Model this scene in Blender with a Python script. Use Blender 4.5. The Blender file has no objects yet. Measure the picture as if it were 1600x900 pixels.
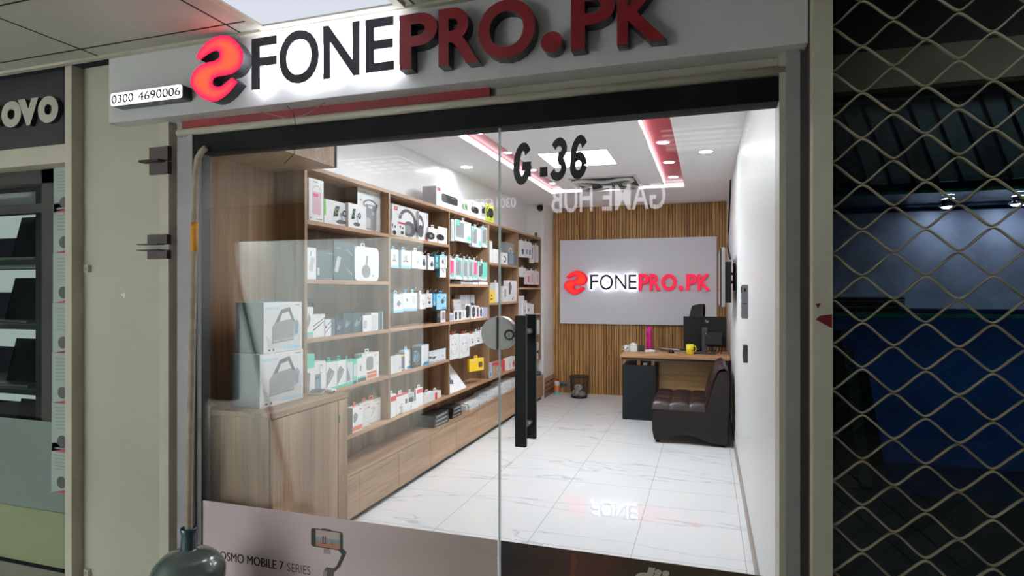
import bpy, bmesh, math, random
from mathutils import Vector, Matrix
random.seed(7)
C = bpy.context.scene.collection
SC = bpy.context.scene

# ------------------------------------------------------------------ camera, world, exposure
F_PX, CX, HY, CAMZ = 940.0, 800.0, 454.0, 1.5
YAW = math.radians(18.0)
cs, sn = math.cos(YAW), math.sin(YAW)
cam = bpy.data.cameras.new('camera')
cam.sensor_width = 36.0
cam.lens = F_PX / 1600.0 * 36.0
cam.shift_y = (HY - 450.0) / 1600.0
cam.clip_start = 0.05
camo = bpy.data.objects.new('camera', cam)
C.objects.link(camo)
camo.location = (0, 0, CAMZ)
camo.rotation_euler = (math.radians(90), 0, YAW)
SC.camera = camo

w = bpy.data.worlds.new('world'); SC.world = w
w.use_nodes = True
w.node_tree.nodes['Background'].inputs[0].default_value = (0.75, 0.85, 1.0, 1)
w.node_tree.nodes['Background'].inputs[1].default_value = 0.01
SC.view_settings.view_transform = 'Standard'
SC.view_settings.look = 'None'
SC.view_settings.gamma = 1.0
SC.view_settings.use_curve_mapping = False
SC.view_settings.exposure = 0.45
SC.cycles.transparent_max_bounces = 24
SC.cycles.max_bounces = 10
SC.cycles.diffuse_bounces = 8
SC.cycles.glossy_bounces = 5
SC.cycles.use_denoising = True
SC.cycles.sample_clamp_indirect = 6.0

# light strengths of the lamps of the place and of the added corridor lights
L_PANEL, L_NEAR, L_DOWN, L_COVE = 36.0, 12.0, 105.0, 5.0
L_CORR_LEFT, L_CORR_RIGHT, L_OPP, L_CORR_ADDED, L_TILE = 2.2, 1.6, 98.0, 12.0, .62
L_HALO, L_LOGO, L_PHONE = 5.5, 1.9, 1.6

# real layout, metres: glass front in the plane Y = 2.3, shop behind it, corridor before it
YG, YB, XR, XW, ZC, ZCOR = 2.30, 8.65, 0.25, -2.42, 2.71, 2.65
XS, XD = -2.20, -2.17            # shelf fronts, drawer fronts

def at(px, py=HY, X=None, Y=None, Z=None):
    """the point of a real plane (X, Y or Z = const) that the photo shows at a pixel"""
    l = (px - CX) / F_PX
    dx, dy, dz = cs * l - sn, sn * l + cs, (HY - py) / F_PX
    if X is not None: t = X / dx
    elif Y is not None: t = Y / dy
    else: t = (Z - CAMZ) / dz
    return Vector((dx * t, dy * t, CAMZ + dz * t))

# ------------------------------------------------------------------ materials
MATS = {}
def _new(name):
    m = bpy.data.materials.new(name); m.use_nodes = True
    nt = m.node_tree; b = nt.nodes['Principled BSDF']
    return m, nt, b
def srgb(r, g, b):
    f = lambda c: (c / 255 / 12.92) if c / 255 <= .04045 else ((c / 255 + .055) / 1.055) ** 2.4
    return (f(r), f(g), f(b))
def mat(name, col, rough=.5, metal=0., spec=.5, bump=0., bscale=40., var=0., vscale=6., coat=0.):
    if name in MATS: return MATS[name]
    m, nt, b = _new(name)
    b.inputs['Base Color'].default_value = (*col, 1)
    b.inputs['Roughness'].default_value = rough
    b.inputs['Metallic'].default_value = metal
    b.inputs['Specular IOR Level'].default_value = spec
    b.inputs['Coat Weight'].default_value = coat
    tc = nt.nodes.new('ShaderNodeTexCoord')
    if var > 0:
        n = nt.nodes.new('ShaderNodeTexNoise'); n.inputs['Scale'].default_value = vscale; n.inputs['Detail'].default_value = 5
        nt.links.new(tc.outputs['Object'], n.inputs['Vector'])
        r = nt.nodes.new('ShaderNodeValToRGB')
        r.color_ramp.elements[0].position = .3; r.color_ramp.elements[1].position = .7
        r.color_ramp.elements[0].color = (*[c * (1 - var) for c in col], 1)
        r.color_ramp.elements[1].color = (*[min(1, c * (1 + var * .6)) for c in col], 1)
        nt.links.new(n.outputs[0], r.inputs[0]); nt.links.new(r.outputs[0], b.inputs['Base Color'])
    if bump > 0:
        n = nt.nodes.new('ShaderNodeTexNoise'); n.inputs['Scale'].default_value = bscale
        nt.links.new(tc.outputs['Object'], n.inputs['Vector'])
        bp = nt.nodes.new('ShaderNodeBump'); bp.inputs['Strength'].default_value = bump; bp.inputs['Distance'].default_value = .01
        nt.links.new(n.outputs[0], bp.inputs['Height']); nt.links.new(bp.outputs[0], b.inputs['Normal'])
    MATS[name] = m
    return m
def emit(name, col, strength):
    if name in MATS: return MATS[name]
    m = bpy.data.materials.new(name); m.use_nodes = True
    nt = m.node_tree; nt.nodes.clear()
    o = nt.nodes.new('ShaderNodeOutputMaterial'); e = nt.nodes.new('ShaderNodeEmission')
    e.inputs[0].default_value = (*col, 1); e.inputs[1].default_value = strength
    nt.links.new(e.outputs[0], o.inputs[0])
    MATS[name] = m
    return m
def glass(name, tint=(.985, .995, .99), f0=.04, rough=0.0):
    if name in MATS: return MATS[name]
    m = bpy.data.materials.new(name); m.use_nodes = True
    nt = m.node_tree; nt.nodes.clear()
    N = nt.nodes.new; L = nt.links.new
    o = N('ShaderNodeOutputMaterial'); mx = N('ShaderNodeMixShader'); t = N('ShaderNodeBsdfTransparent'); g = N('ShaderNodeBsdfGlossy')
    t.inputs[0].default_value = (*tint, 1); g.inputs['Roughness'].default_value = rough
    lw = N('ShaderNodeLayerWeight'); lw.inputs[0].default_value = .5
    p = N('ShaderNodeMath'); p.operation = 'POWER'; p.inputs[1].default_value = 5
    a = N('ShaderNodeMath'); a.operation = 'MULTIPLY_ADD'; a.inputs[1].default_value = 1 - f0; a.inputs[2].default_value = f0
    L(lw.outputs['Facing'], p.inputs[0]); L(p.outputs[0], a.inputs[0]); L(a.outputs[0], mx.inputs[0])
    L(t.outputs[0], mx.inputs[1]); L(g.outputs[0], mx.inputs[2]); L(mx.outputs[0], o.inputs[0])
    MATS[name] = m
    return m
def wood(name, c1, c2, axis='z', scale=9., rough=.45, knots=.0):
    """long grain along one axis, two tones and fine dark pores"""
    if name in MATS: return MATS[name]
    m, nt, b = _new(name)
    N = nt.nodes.new; L = nt.links.new
    tc = N('ShaderNodeTexCoord'); mp = N('ShaderNodeMapping')
    s = [scale] * 3; s['xyz'.index(axis)] = scale * .07
    mp.inputs['Scale'].default_value = s
    L(tc.outputs['Object'], mp.inputs[0])
    n = N('ShaderNodeTexNoise'); n.inputs['Scale'].default_value = 1.; n.inputs['Detail'].default_value = 7; n.inputs['Distortion'].default_value = .6
    L(mp.outputs[0], n.inputs['Vector'])
    r = N('ShaderNodeValToRGB')
    r.color_ramp.elements[0].position = .32; r.color_ramp.elements[1].position = .68
    r.color_ramp.elements[0].color = (*c1, 1); r.color_ramp.elements[1].color = (*c2, 1)
    L(n.outputs[0], r.inputs[0])
    mp2 = N('ShaderNodeMapping'); s2 = [scale * 9] * 3; s2['xyz'.index(axis)] = scale * .25
    mp2.inputs['Scale'].default_value = s2
    L(tc.outputs['Object'], mp2.inputs[0])
    n2 = N('ShaderNodeTexNoise'); n2.inputs['Detail'].default_value = 3
    n2.inputs['Scale'].default_value = 1.; L(mp2.outputs[0], n2.inputs['Vector'])
    r2 = N('ShaderNodeValToRGB'); r2.color_ramp.elements[0].position = .28; r2.color_ramp.elements[1].position = .5
    r2.color_ramp.elements[0].color = (.62, .58, .55, 1); r2.color_ramp.elements[1].color = (1, 1, 1, 1)
    L(n2.outputs[0], r2.inputs[0])
    mx = N('ShaderNodeMix'); mx.data_type = 'RGBA'; mx.blend_type = 'MULTIPLY'; mx.inputs['Factor'].default_value = .8
    L(r.outputs[0], mx.inputs['A']); L(r2.outputs[0], mx.inputs['B'])
    L(mx.outputs['Result'], b.inputs['Base Color'])
    b.inputs['Roughness'].default_value = rough
    MATS[name] = m
    return m

OAK1, OAK2 = srgb(124, 92, 66), srgb(172, 138, 104)
W_V = wood('oak_upright', OAK1, OAK2, 'z')
W_H = wood('oak_lengthwise', OAK1, OAK2, 'y')
W_X = wood('oak_crosswise', OAK1, OAK2, 'x')
W_EDGE = wood('oak_edge', srgb(160, 122, 94), srgb(186, 148, 116), 'y')
W_DRAWER = wood('oak_drawer', srgb(148, 116, 88), srgb(188, 152, 120), 'y', 7.)
W_SLAT = wood('walnut_slat', srgb(150, 104, 56), srgb(212, 164, 100), 'z', 14.)
W_SLATBACK = mat('slat_groove', srgb(84, 56, 28), .7)
W_DESK = wood('desk_oak', srgb(172, 126, 86), srgb(212, 166, 122), 'x')
WHITE_WALL = mat('white_paint', (.87, .87, .87), .35, var=.03, vscale=1.5)
CEIL = mat('white_ceiling_paint', (.90, .90, .91), .6)
BLACK = mat('black_paint', (.007, .007, .008), .4, spec=.3)
BLACKM = mat('black_matt', (.009, .009, .010), .6, spec=.3)
CREAM = mat('cream_paint', srgb(190, 184, 168), .5, var=.12, vscale=4, bump=.1)
GREENISH = mat('sage_cream_paint', srgb(176, 174, 156), .42, var=.07, vscale=2.5)
GREYC = mat('grey_channel_paint', srgb(150, 146, 150), .45, var=.1, vscale=5)
SIGNW = mat('sign_white_panel', srgb(214, 214, 216), .4, var=.04, vscale=3)
STEEL = mat('brushed_steel', (.30, .295, .285), .4, metal=1.)
CHROME = mat('chrome', (.8, .8, .8), .12, metal=1.)
G_DOOR = glass('door_glass', f0=.045)
G_EDGE = mat('polished_glass_edge', (.62, .70, .68), .15)
G_SHOP = glass('neighbour_glass', (.9, .95, .92), .05)

# ------------------------------------------------------------------ mesh builder
class MB:
    def __init__(s): s.v, s.f, s.m, s.mats, s.sm = [], [], [], [], []
    def mi(s, m):
        if m not in s.mats: s.mats.append(m)
        return s.mats.index(m)
    def add(s, vs, fs, m, smooth=False):
        o = len(s.v); k = s.mi(m)
        s.v += [tuple(p) for p in vs]
        for f in fs: s.f.append([i + o for i in f]); s.m.append(k); s.sm.append(smooth)
        return s
    def box(s, x0, x1, y0, y1, z0, z1, m):
        x0, x1 = min(x0, x1), max(x0, x1); y0, y1 = min(y0, y1), max(y0, y1); z0, z1 = min(z0, z1), max(z0, z1)
        vs = [(x0, y0, z0), (x1, y0, z0), (x1, y1, z0), (x0, y1, z0), (x0, y0, z1), (x1, y0, z1), (x1, y1, z1), (x0, y1, z1)]
        return s.add(vs, [(0, 3, 2, 1), (4, 5, 6, 7), (0, 1, 5, 4), (1, 2, 6, 5), (2, 3, 7, 6), (3, 0, 4, 7)], m)
    def prism(s, poly, fn, d0, d1, m, mside=None):
        """poly of (a, b); fn(a, b, d) -> point; caps at d0 (front) and d1"""
        n = len(poly)
        vs = [fn(a, b, d0) for a, b in poly] + [fn(a, b, d1) for a, b in poly]
        o = len(s.v); s.v += [tuple(p) for p in vs]
        k = s.mi(m); ks = s.mi(mside or m)
        s.f.append([o + i for i in range(n)]); s.m.append(k); s.sm.append(False)
        s.f.append([o + n + i for i in reversed(range(n))]); s.m.append(ks); s.sm.append(False)
        for i in range(n):
            j = (i + 1) % n
            s.f.append([o + i, o + n + i, o + n + j, o + j]); s.m.append(ks); s.sm.append(False)
        return s
    def tube(s, pts, r, m, n=8, cap=True, flat=1.):
        pts = [Vector(p) for p in pts]
        rs = r if isinstance(r, (list, tuple)) else [r] * len(pts)
        rings = []; up = None
        for i, p in enumerate(pts):
            t = (pts[min(i + 1, len(pts) - 1)] - pts[max(i - 1, 0)]).normalized()
            if up is None:
                up = Vector((0, 0, 1)) if abs(t.z) < .9 else Vector((1, 0, 0))
            a = t.cross(up)
            if a.length < 1e-6: a = t.orthogonal()
            a.normalize(); b = a.cross(t).normalized(); up = b
            rings.append([p + (a * math.cos(2 * math.pi * k / n) + b * math.sin(2 * math.pi * k / n) * flat) * rs[i] for k in range(n)])
        vs = [q for rg in rings for q in rg]; fs = []
        for i in range(len(pts) - 1):
            for k in range(n):
                fs.append((i * n + k, i * n + (k + 1) % n, (i + 1) * n + (k + 1) % n, (i + 1) * n + k))
        if cap:
            fs.append(tuple(reversed(range(n)))); fs.append(tuple((len(pts) - 1) * n + k for k in range(n)))
        return s.add(vs, fs, m, True)
    def lathe(s, prof, c, m, n=28, smooth=True):
        vs = []; fs = []
        for r, z in prof:
            for k in range(n):
                a = 2 * math.pi * k / n
                vs.append((c[0] + r * math.cos(a), c[1] + r * math.sin(a), c[2] + z))
        for i in range(len(prof) - 1):
            for k in range(n):
                fs.append((i * n + k, i * n + (k + 1) % n, (i + 1) * n + (k + 1) % n, (i + 1) * n + k))
        s.add(vs, fs, m, smooth)
        if prof[0][0] > 1e-5: s.add([vs[k] for k in range(n)], [tuple(reversed(range(n)))], m)
        if prof[-1][0] > 1e-5: s.add([vs[(len(prof) - 1) * n + k] for k in range(n)], [tuple(range(n))], m)
        return s
    def sheet(s, fn, nu, nv, m, smooth=True):
        vs = [fn(i / nu, j / nv) for j in range(nv + 1) for i in range(nu + 1)]
        fs = [(j * (nu + 1) + i, j * (nu + 1) + i + 1, (j + 1) * (nu + 1) + i + 1, (j + 1) * (nu + 1) + i) for j in range(nv) for i in range(nu)]
        return s.add(vs, fs, m, smooth)
    def text(s, txt, fn, m, mside=None, ext=0., bold=0., shear=0., box=None, fit=True):
        """glyphs scaled into box (a0, a1, b0, b1); fn(a, b, d), d=0 front .. 1 back"""
        vs, fs = glyphs(txt, bold, shear, ext > 0)
        xs = [p[0] for p in vs]; ys = [p[1] for p in vs]
        x0, x1, y0, y1 = min(xs), max(xs), min(ys), max(ys)
        a0, a1, b0, b1 = box
        o = len(s.v)
        for x, y, z in vs:
            s.v.append(tuple(fn(a0 + (x - x0) / (x1 - x0) * (a1 - a0), b0 + (y - y0) / (y1 - y0) * (b1 - b0), 0. if z > 0 or ext == 0 else ext)))
        k = s.mi(m); ks = s.mi(mside or m)
        for f in fs:
            front = all(vs[i][2] > 0 for i in f) or ext == 0
            s.f.append([i + o for i in f]); s.m.append(k if front else ks); s.sm.append(False)
        return s
    def build(s, name, parent=None, loc=None, rz=0., bevel=0., seg=2):
        me = bpy.data.meshes.new(name)
        me.from_pydata(s.v, [], s.f); me.update()
        for m in s.mats: me.materials.append(m)
        for p, k, sm in zip(me.polygons, s.m, s.sm): p.material_index = k; p.use_smooth = sm
        o = bpy.data.objects.new(name, me); C.objects.link(o)
        if loc is not None: o.location = loc
        o.rotation_euler = (0, 0, rz)
        if parent is not None: o.parent = parent
        if bevel > 0:
            b = o.modifiers.new('bevel', 'BEVEL'); b.width = bevel; b.segments = seg; b.limit_method = 'ANGLE'; b.angle_limit = math.radians(40)
        return o
_gl = {}
def glyphs(txt, bold, shear, solid):
    key = (txt, bold, shear, solid)
    if key in _gl: return _gl[key]
    cu = bpy.data.curves.new('glyph', 'FONT'); cu.body = txt; cu.size = 1.
    cu.offset = bold; cu.shear = shear; cu.resolution_u = 5
    cu.extrude = .1 if solid else 0.
    ob = bpy.data.objects.new('glyph', cu); C.objects.link(ob)
    dg = bpy.context.evaluated_depsgraph_get()
    me = bpy.data.meshes.new_from_object(ob.evaluated_get(dg))
    r = ([tuple(v.co) for v in me.vertices], [tuple(p.vertices) for p in me.polygons])
    bpy.data.objects.remove(ob); bpy.data.meshes.remove(me); bpy.data.curves.remove(cu)
    _gl[key] = r
    return r

def tag(o, label, cat, group=None):
    o['label'] = label; o['category'] = cat
    if group: o['group'] = group
    return o
def thing(name, label, cat, loc=(0, 0, 0), rz=0., group=None):
    o = bpy.data.objects.new(name, None); C.objects.link(o)
    o.empty_display_size = .1
    o.location = loc; o.rotation_euler = (0, 0, rz)
    return tag(o, label, cat, group)
def struct(o, label=None, cat=None):
    o['kind'] = 'structure'
    if label: o['label'] = label
    if cat: o['category'] = cat
    return o
def ell(cu, cv, ru, rv, n=22, rot=0.):
    c, s_ = math.cos(rot), math.sin(rot)
    return [(cu + ru * math.cos(2 * math.pi * k / n) * c - rv * math.sin(2 * math.pi * k / n) * s_,
             cv + ru * math.cos(2 * math.pi * k / n) * s_ + rv * math.sin(2 * math.pi * k / n) * c) for k in range(n)]
def rrect(u0, v0, u1, v1, ru, rv=None, n=5):
    rv = rv or ru; P = []
    for cx, cy, a0 in ((u1 - ru, v1 - rv, 0), (u0 + ru, v1 - rv, 90), (u0 + ru, v0 + rv, 180), (u1 - ru, v0 + rv, 270)):
        for k in range(n + 1):
            a = math.radians(a0 + 90 * k / n); P.append((cx + ru * math.cos(a), cy + rv * math.sin(a)))
    return P
def rot(poly, cu, cv, deg):
    a = math.radians(deg); c, s_ = math.cos(a), math.sin(a)
    return [(cu + (x - cu) * c - (y - cv) * s_, cv + (x - cu) * s_ + (y - cv) * c) for x, y in poly]

# ================================================================== THE SETTING
def marble():
    m, nt, b = _new('polished_marble_tile')
    N = nt.nodes.new; L = nt.links.new
    tc = N('ShaderNodeTexCoord')
    mp = N('ShaderNodeMapping'); mp.inputs['Rotation'].default_value = (0, 0, math.radians(38)); mp.inputs['Scale'].default_value = (.35, 1.9, 1)
    L(tc.outputs['Object'], mp.inputs[0])
    n = N('ShaderNodeTexNoise'); n.inputs['Scale'].default_value = 1.15; n.inputs['Detail'].default_value = 6; n.inputs['Distortion'].default_value = .55
    L(mp.outputs[0], n.inputs['Vector'])
    s = N('ShaderNodeMath'); s.operation = 'SUBTRACT'; s.inputs[1].default_value = .5; L(n.outputs[0], s.inputs[0])
    a = N('ShaderNodeMath'); a.operation = 'ABSOLUTE'; L(s.outputs[0], a.inputs[0])
    r = N('ShaderNodeValToRGB')
    r.color_ramp.elements[0].position = 0.; r.color_ramp.elements[0].color = (.62, .64, .66, 1)
    r.color_ramp.elements[1].position = .010; r.color_ramp.elements[1].color = (.88, .89, .90, 1)
    L(a.outputs[0], r.inputs[0])
    br = N('ShaderNodeTexBrick'); br.offset = 0.; br.squash = 1.
    br.inputs['Scale'].default_value = 1.; br.inputs['Brick Width'].default_value = .61; br.inputs['Row Height'].default_value = 1.2
    br.inputs['Mortar Size'].default_value = .0022; br.inputs['Mortar Smooth'].default_value = 0.
    br.inputs['Color1'].default_value = (1, 1, 1, 1); br.inputs['Color2'].default_value = (1, 1, 1, 1); br.inputs['Mortar'].default_value = (.55, .55, .56, 1)
    mp2 = N('ShaderNodeMapping'); mp2.inputs['Location'].default_value = (1.02, -4.65 + 1.2 * 4, 0)
    L(tc.outputs['Object'], mp2.inputs[0]); L(mp2.outputs[0], br.inputs['Vector'])
    mx = N('ShaderNodeMix'); mx.data_type = 'RGBA'; mx.blend_type = 'MULTIPLY'; mx.inputs['Factor'].default_value = 1.
    L(r.outputs[0], mx.inputs['A']); L(br.outputs['Color'], mx.inputs['B']); L(mx.outputs['Result'], b.inputs['Base Color'])
    b.inputs['Roughness'].default_value = .012
    return m
MARBLE = marble()
DARKWALL = mat('dark_corridor_wall', (.03, .03, .034), .6, var=.2)
CORRFLOOR = mat('corridor_terrazzo', srgb(150, 146, 138), .35, var=.15, vscale=20)
CORRCEIL = mat('corridor_ceiling_board', srgb(176, 174, 166), .55, var=.1, vscale=3.)
DARKGAP = mat('dark_gap', (.008, .008, .008), .8)

struct(MB().box(-2.45, .27, 2.30, 8.70, -.06, 0, MARBLE).build('floor'))
struct(MB().box(-9, 5, -6.2, 2.30, -.06, 0, CORRFLOOR).build('floor_corridor'))
# shop walls
struct(MB().box(XW - .12, XW, 2.32, 8.75, 0, 2.95, WHITE_WALL).build('wall_left'))
struct(MB().box(XR, XR + .12, 2.32, 8.75, 0, 2.95, mat('white_gloss_wall', (.87, .88, .88), .38, var=.03, vscale=1.2)).build('wall_right'))
struct(MB().box(XW, -2.17, 8.1, YB, 0, ZC, WHITE_WALL).build('wall_column'))
m = MB().box(XW, XR, YB + .02, YB + .12, 0, 2.95, W_SLATBACK)
x = -2.17
rng = random.Random(3)
while x < XR - .005:
    wd = rng.choice((.026, .032, .026, .04)); m.box(x, min(x + wd, XR), YB, YB + .025, .0, ZC, W_SLAT); x += wd + .009
struct(m.build('wall_back'))
# ceiling with a dropped centre and a lit red recess around it
SX0, SX1, SY0, SY1, SWD = -1.86, -.25, 2.75, 7.32, .22
ZS = ZC + .06
m = MB()
m.box(XW, SX0, 2.3, YB, ZC, 2.95, CEIL); m.box(SX1, XR, 2.3, YB, ZC, 2.95, CEIL)
m.box(SX0, SX1, 2.3, SY0, ZC, 2.95, CEIL); m.box(SX0, SX1, SY1, YB, ZC, 2.95, CEIL)
m.box(SX0 + SWD, SX1 - SWD, SY0 + SWD, SY1 - SWD, ZC, 2.95, CEIL)
struct(m.build('ceiling'))
RECESS = mat('red_recess_paint', (.38, .022, .045), .4)
m = MB()
m.box(SX0, SX0 + SWD, SY0, SY1, ZS, 2.9, RECESS); m.box(SX1 - SWD, SX1, SY0, SY1, ZS, 2.9, RECESS)
m.box(SX0 + SWD, SX1 - SWD, SY1 - SWD, SY1, ZS, 2.9, RECESS); m.box(SX0 + SWD, SX1 - SWD, SY0, SY0 + SWD, ZS, 2.9, RECESS)
struct(m.build('ceiling_recess'))
LED = emit('led_strip_light', (.95, .97, 1.), L_COVE)
G_ = 'led strips in the ceiling recess'
tag(MB().box(SX0 + .001, SX0 + .008, SY0 + .01, SY1 - .01, ZC + .02, ZC + .045, LED).build('led_strip'), 'white light strip along the outer side of the red ceiling recess above the shelves', 'light strip', G_)
tag(MB().box(SX1 - SWD - .0005, SX1 - SWD + .006, SY0 + SWD, SY1 - SWD, ZC + .02, ZC + .045, LED).build('led_strip'), 'white light strip on the inner side of the red recess by the white wall', 'light strip', G_)
tag(MB().box(SX0 + .02, SX1 - .02, SY1 - .008, SY1 - .001, ZC + .02, ZC + .045, LED).build('led_strip'), 'white light strip across the far end of the red ceiling recess', 'light strip', G_)
# baseboards
struct(MB().box(XR - .012, XR, 2.34, YB, 0, .075, mat('grey_skirting', srgb(150, 140, 132), .3)).build('baseboard_right'))
m = MB(); m.box(-2.17, -2.155, 8.12, YB, 0, .27, W_H)
for z in (.06, .13, .20): m.box(-2.155, -2.150, 8.12, YB, z, z + .008, W_SLATBACK)
struct(m.build('baseboard_left'))
# oak cladding of the niche beside the glass
struct(MB().box(XW, XW + .018, 2.36, 2.93, 0, 2.71, W_V).build('trim_1'))

# ------------------------------------------------------------------ corridor shell
def tile_lines(m, x0, x1, y0, y1, sx, sy, ox, oy, z):
    x = ox
    while x < x1:
        if x > x0: m.box(x - .004, x + .004, y0, y1, z - .0015, z + .01, DARKGAP)
        x += sx
    y = oy
    while y < y1:
        if y > y0: m.box(x0, x1, y - .004, y + .004, z - .0015, z + .01, DARKGAP)
        y += sy
m = MB().box(-9, 5, -2.1, 2.2, ZCOR, ZCOR + .1, CORRCEIL)
tile_lines(m, -9, 5, -2.1, 2.175, .86, .42, -8.86, -2.95, ZCOR)
m.box(-9, 5, 2.175, 2.2, ZCOR - .012, ZCOR, CREAM)
struct(m.build('ceiling_corridor'))
YO = -2.05   # far side of the corridor, with a lit shop window
m = MB()
m.box(-9, -6.15, YO - .1, YO, 0, ZCOR, DARKWALL); m.box(-3.30, 5, YO - .1, YO, 0, ZCOR, DARKWALL); m.box(-6.15, -3.30, YO - .1, YO, 2.17, ZCOR, DARKWALL)
struct(m.build('wall_opposite'))
PALE = mat('pale_shop_wall', (.75, .785, .775), .6)
m = MB(); m.box(-6.3, -3.2, -3.45, -3.3, 0, 2.5, PALE); m.box(-6.25, -6.15, -3.4, YO - .1, 0, 2.5, PALE); m.box(-3.30, -3.20, -3.4, YO - .1, 0, 2.5, PALE)
m.box(-6.2, -3.2, -3.4, YO - .1, 2.42, 2.5, PALE)
struct(m.build('wall_opposite_shop'))
tag(MB().box(-6.0, -3.4, -2.75, YO - .14, 2.395, 2.419, emit('opposite_shop_lamp', (.95, 1, 1), L_OPP)).build('ceiling_light'), 'large white ceiling light inside the shop across the corridor', 'ceiling light')
LETTER_GLOW = emit('lit_white_letters', (.93, .93, 1), 4.)
def opp_text(txt, px0, px1, py0, py1, label):
    """letters across the corridor whose reflection in the door the photo shows"""
    Yv = 2 * YG - YO - .05
    a, b = at(px0, py0, Y=Yv), at(px1, py1, Y=Yv)
    t = thing('lit_sign', label, 'sign', (a.x, YO, a.z), 0, 'lit signs across the corridor')
    # the letters read properly from the door, so their mirror image runs the other way
    for wd_, q0, q1 in txt:
        u0, u1 = at(q0, py0, Y=Yv).x, at(q1, py0, Y=Yv).x
        MB().text(wd_, lambda u, v, d: (u0 + u1 - a.x - u, .05 - d, v - a.z), LETTER_GLOW, DARKWALL, ext=.04, bold=.01, box=(u0, u1, b.z, a.z)).build('lettering', t)
    return t
opp_text([('GAME', 941, 1040), ('HUB', 862, 926)], 862, 1040, 292, 326, 'lit white capital letters of the game shop across the corridor, mirrored in the door')
opp_text([('0301', 776, 806), ('6787137', 722, 771)], 722, 806, 312, 324, 'small lit white phone number across the corridor, mirrored near the door seam')
# corridor luminaires
def luminaire(x, y, label, L):
    t = thing('louvre_light', label, 'ceiling light', (x, y, ZCOR), 0, 'corridor ceiling lights')
    b = MB().box(-.3, .3, -.3, .3, -.012, 0, emit('luminaire_%d' % int(L * 10), (.94, 1, .97), L)); b.build('diffuser', t)
    f = MB()
    for k in range(5): f.box(-.3, .3, -.3 + k * .15 - .004, -.3 + k * .15 + .004, -.03, -.012, SIGNW)
    for k in range(5): f.box(-.3 + k * .15 - .004, -.3 + k * .15 + .004, -.3, .3, -.029, -.012, SIGNW)
    f.build('louvre', t)
luminaire(-2.8, -.27, 'square louvred corridor light mirrored above the shelves', L_CORR_LEFT)
luminaire(-5.6, -.2, 'added square louvred corridor light beyond the left neighbour shop', L_CORR_ADDED)  # added out of view to brighten the corridor and pillar
luminaire(1.35, 1.45, 'added square louvred corridor light above the lattice gate side', L_CORR_ADDED * .4)  # unseen light added to brighten the gate side
luminaire(-.02, -.14, 'square louvred corridor light mirrored near the white wall', L_CORR_RIGHT)

t = thing('ceiling_light', 'bright framed ceiling tile above the black letters of the shop sign', 'ceiling light', (-1.505, 1.815, ZCOR))
f = MB()
for q_ in (-1, 1): f.box(-.35, .35, q_ * .35, q_ * .315, -.014, 0, CREAM); f.box(q_ * .35, q_ * .315, -.315, .315, -.014, 0, CREAM)
f.build('frame', t)
MB().box(-.315, .315, -.315, .315, -.006, -.001, emit('tile_glow', (.84, .88, 1.), L_TILE)).build('diffuser', t)

# ------------------------------------------------------------------ shop front
# pillar and channel left of the glass
m = MB(); m.box(-3.09, -2.50, 2.28, 2.6, 0, ZCOR, GREENISH); m.box(-2.556, -2.497, 2.272, 2.45, 0, ZCOR - .3, CREAM)
struct(m.build('wall_pillar'))
# door-side channel
m = MB(); m.box(-2.50, -2.465, 2.33, 2.6, 0, 2.33, DARKGAP); m.box(-2.465, -2.375, 2.29, 2.35, 0, 2.33, GREYC); m.box(-2.375, -2.345, 2.265, 2.32, 0, 2.25, GREYC)
m.box(-2.345, -2.31, 2.285, 2.34, 0, 2.16, mat('dark_grey_edge', (.10, .10, .10), .5))
struct(m.build('trim_2'))
# post between neighbour shop and pillar
struct(MB().box(-3.128, -3.079, 2.22, 2.32, 0, ZCOR, CREAM).build('trim_3', bevel=.004))
# black header beam, cream rails and recess above
struct(MB().box(-2.37, .30, 2.27, 2.36, 2.157, 2.243, mat('black_header', (.006, .006, .007), .6, spec=.1, var=.4, vscale=8, bump=.1, bscale=20)).build('trim_4', bevel=.003))
m = MB(); m.tube([(-2.44, 2.275, 2.263), (.27, 2.275, 2.263)], .017, CREAM, 10); m.box(-2.44, .27, 2.275, 2.33, 2.338, 2.40, CREAM); m.box(-2.44, .31, 2.31, 2.4, 2.24, ZCOR, CREAM)
struct(m.build('trim_5'))
RED = mat('red_sheet', srgb(128, 20, 32), .35, var=.25, vscale=5)
pR = at(770, 140, Y=2.325)
tag(MB().box(-2.43, pR.x, 2.286, 2.290, 2.281, 2.337, RED).build('red_strip'), 'dark red metal strip tucked below the white sign panel', 'metal strip')
# right of the glass: jamb, dark groove, lattice post
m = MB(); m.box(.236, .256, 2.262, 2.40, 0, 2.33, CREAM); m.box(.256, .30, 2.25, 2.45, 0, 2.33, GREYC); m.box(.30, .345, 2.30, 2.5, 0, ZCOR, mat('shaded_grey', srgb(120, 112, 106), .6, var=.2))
m.box(.345, .40, 2.30, 2.6, 0, ZCOR, CREAM)
struct(m.build('trim_6'))

# ------------------------------------------------------------------ glass doors
def door(name, x0, x1):
    o = MB().box(x0, x1, YG - .005, YG + .005, .012, 2.158, G_DOOR).build(name)
    struct(o); return o
d1 = door('door_1', -.797, .238)
d2 = door('door_2', -2.318, -.803)
MB().box(-.7985, -.7965, YG - .0055, YG + .0055, .012, 2.158, G_EDGE).build('glass_edge', d1)
MB().box(-.8035, -.8015, YG - .0055, YG + .0055, .012, 2.158, G_EDGE).build('glass_edge', d2)
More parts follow.
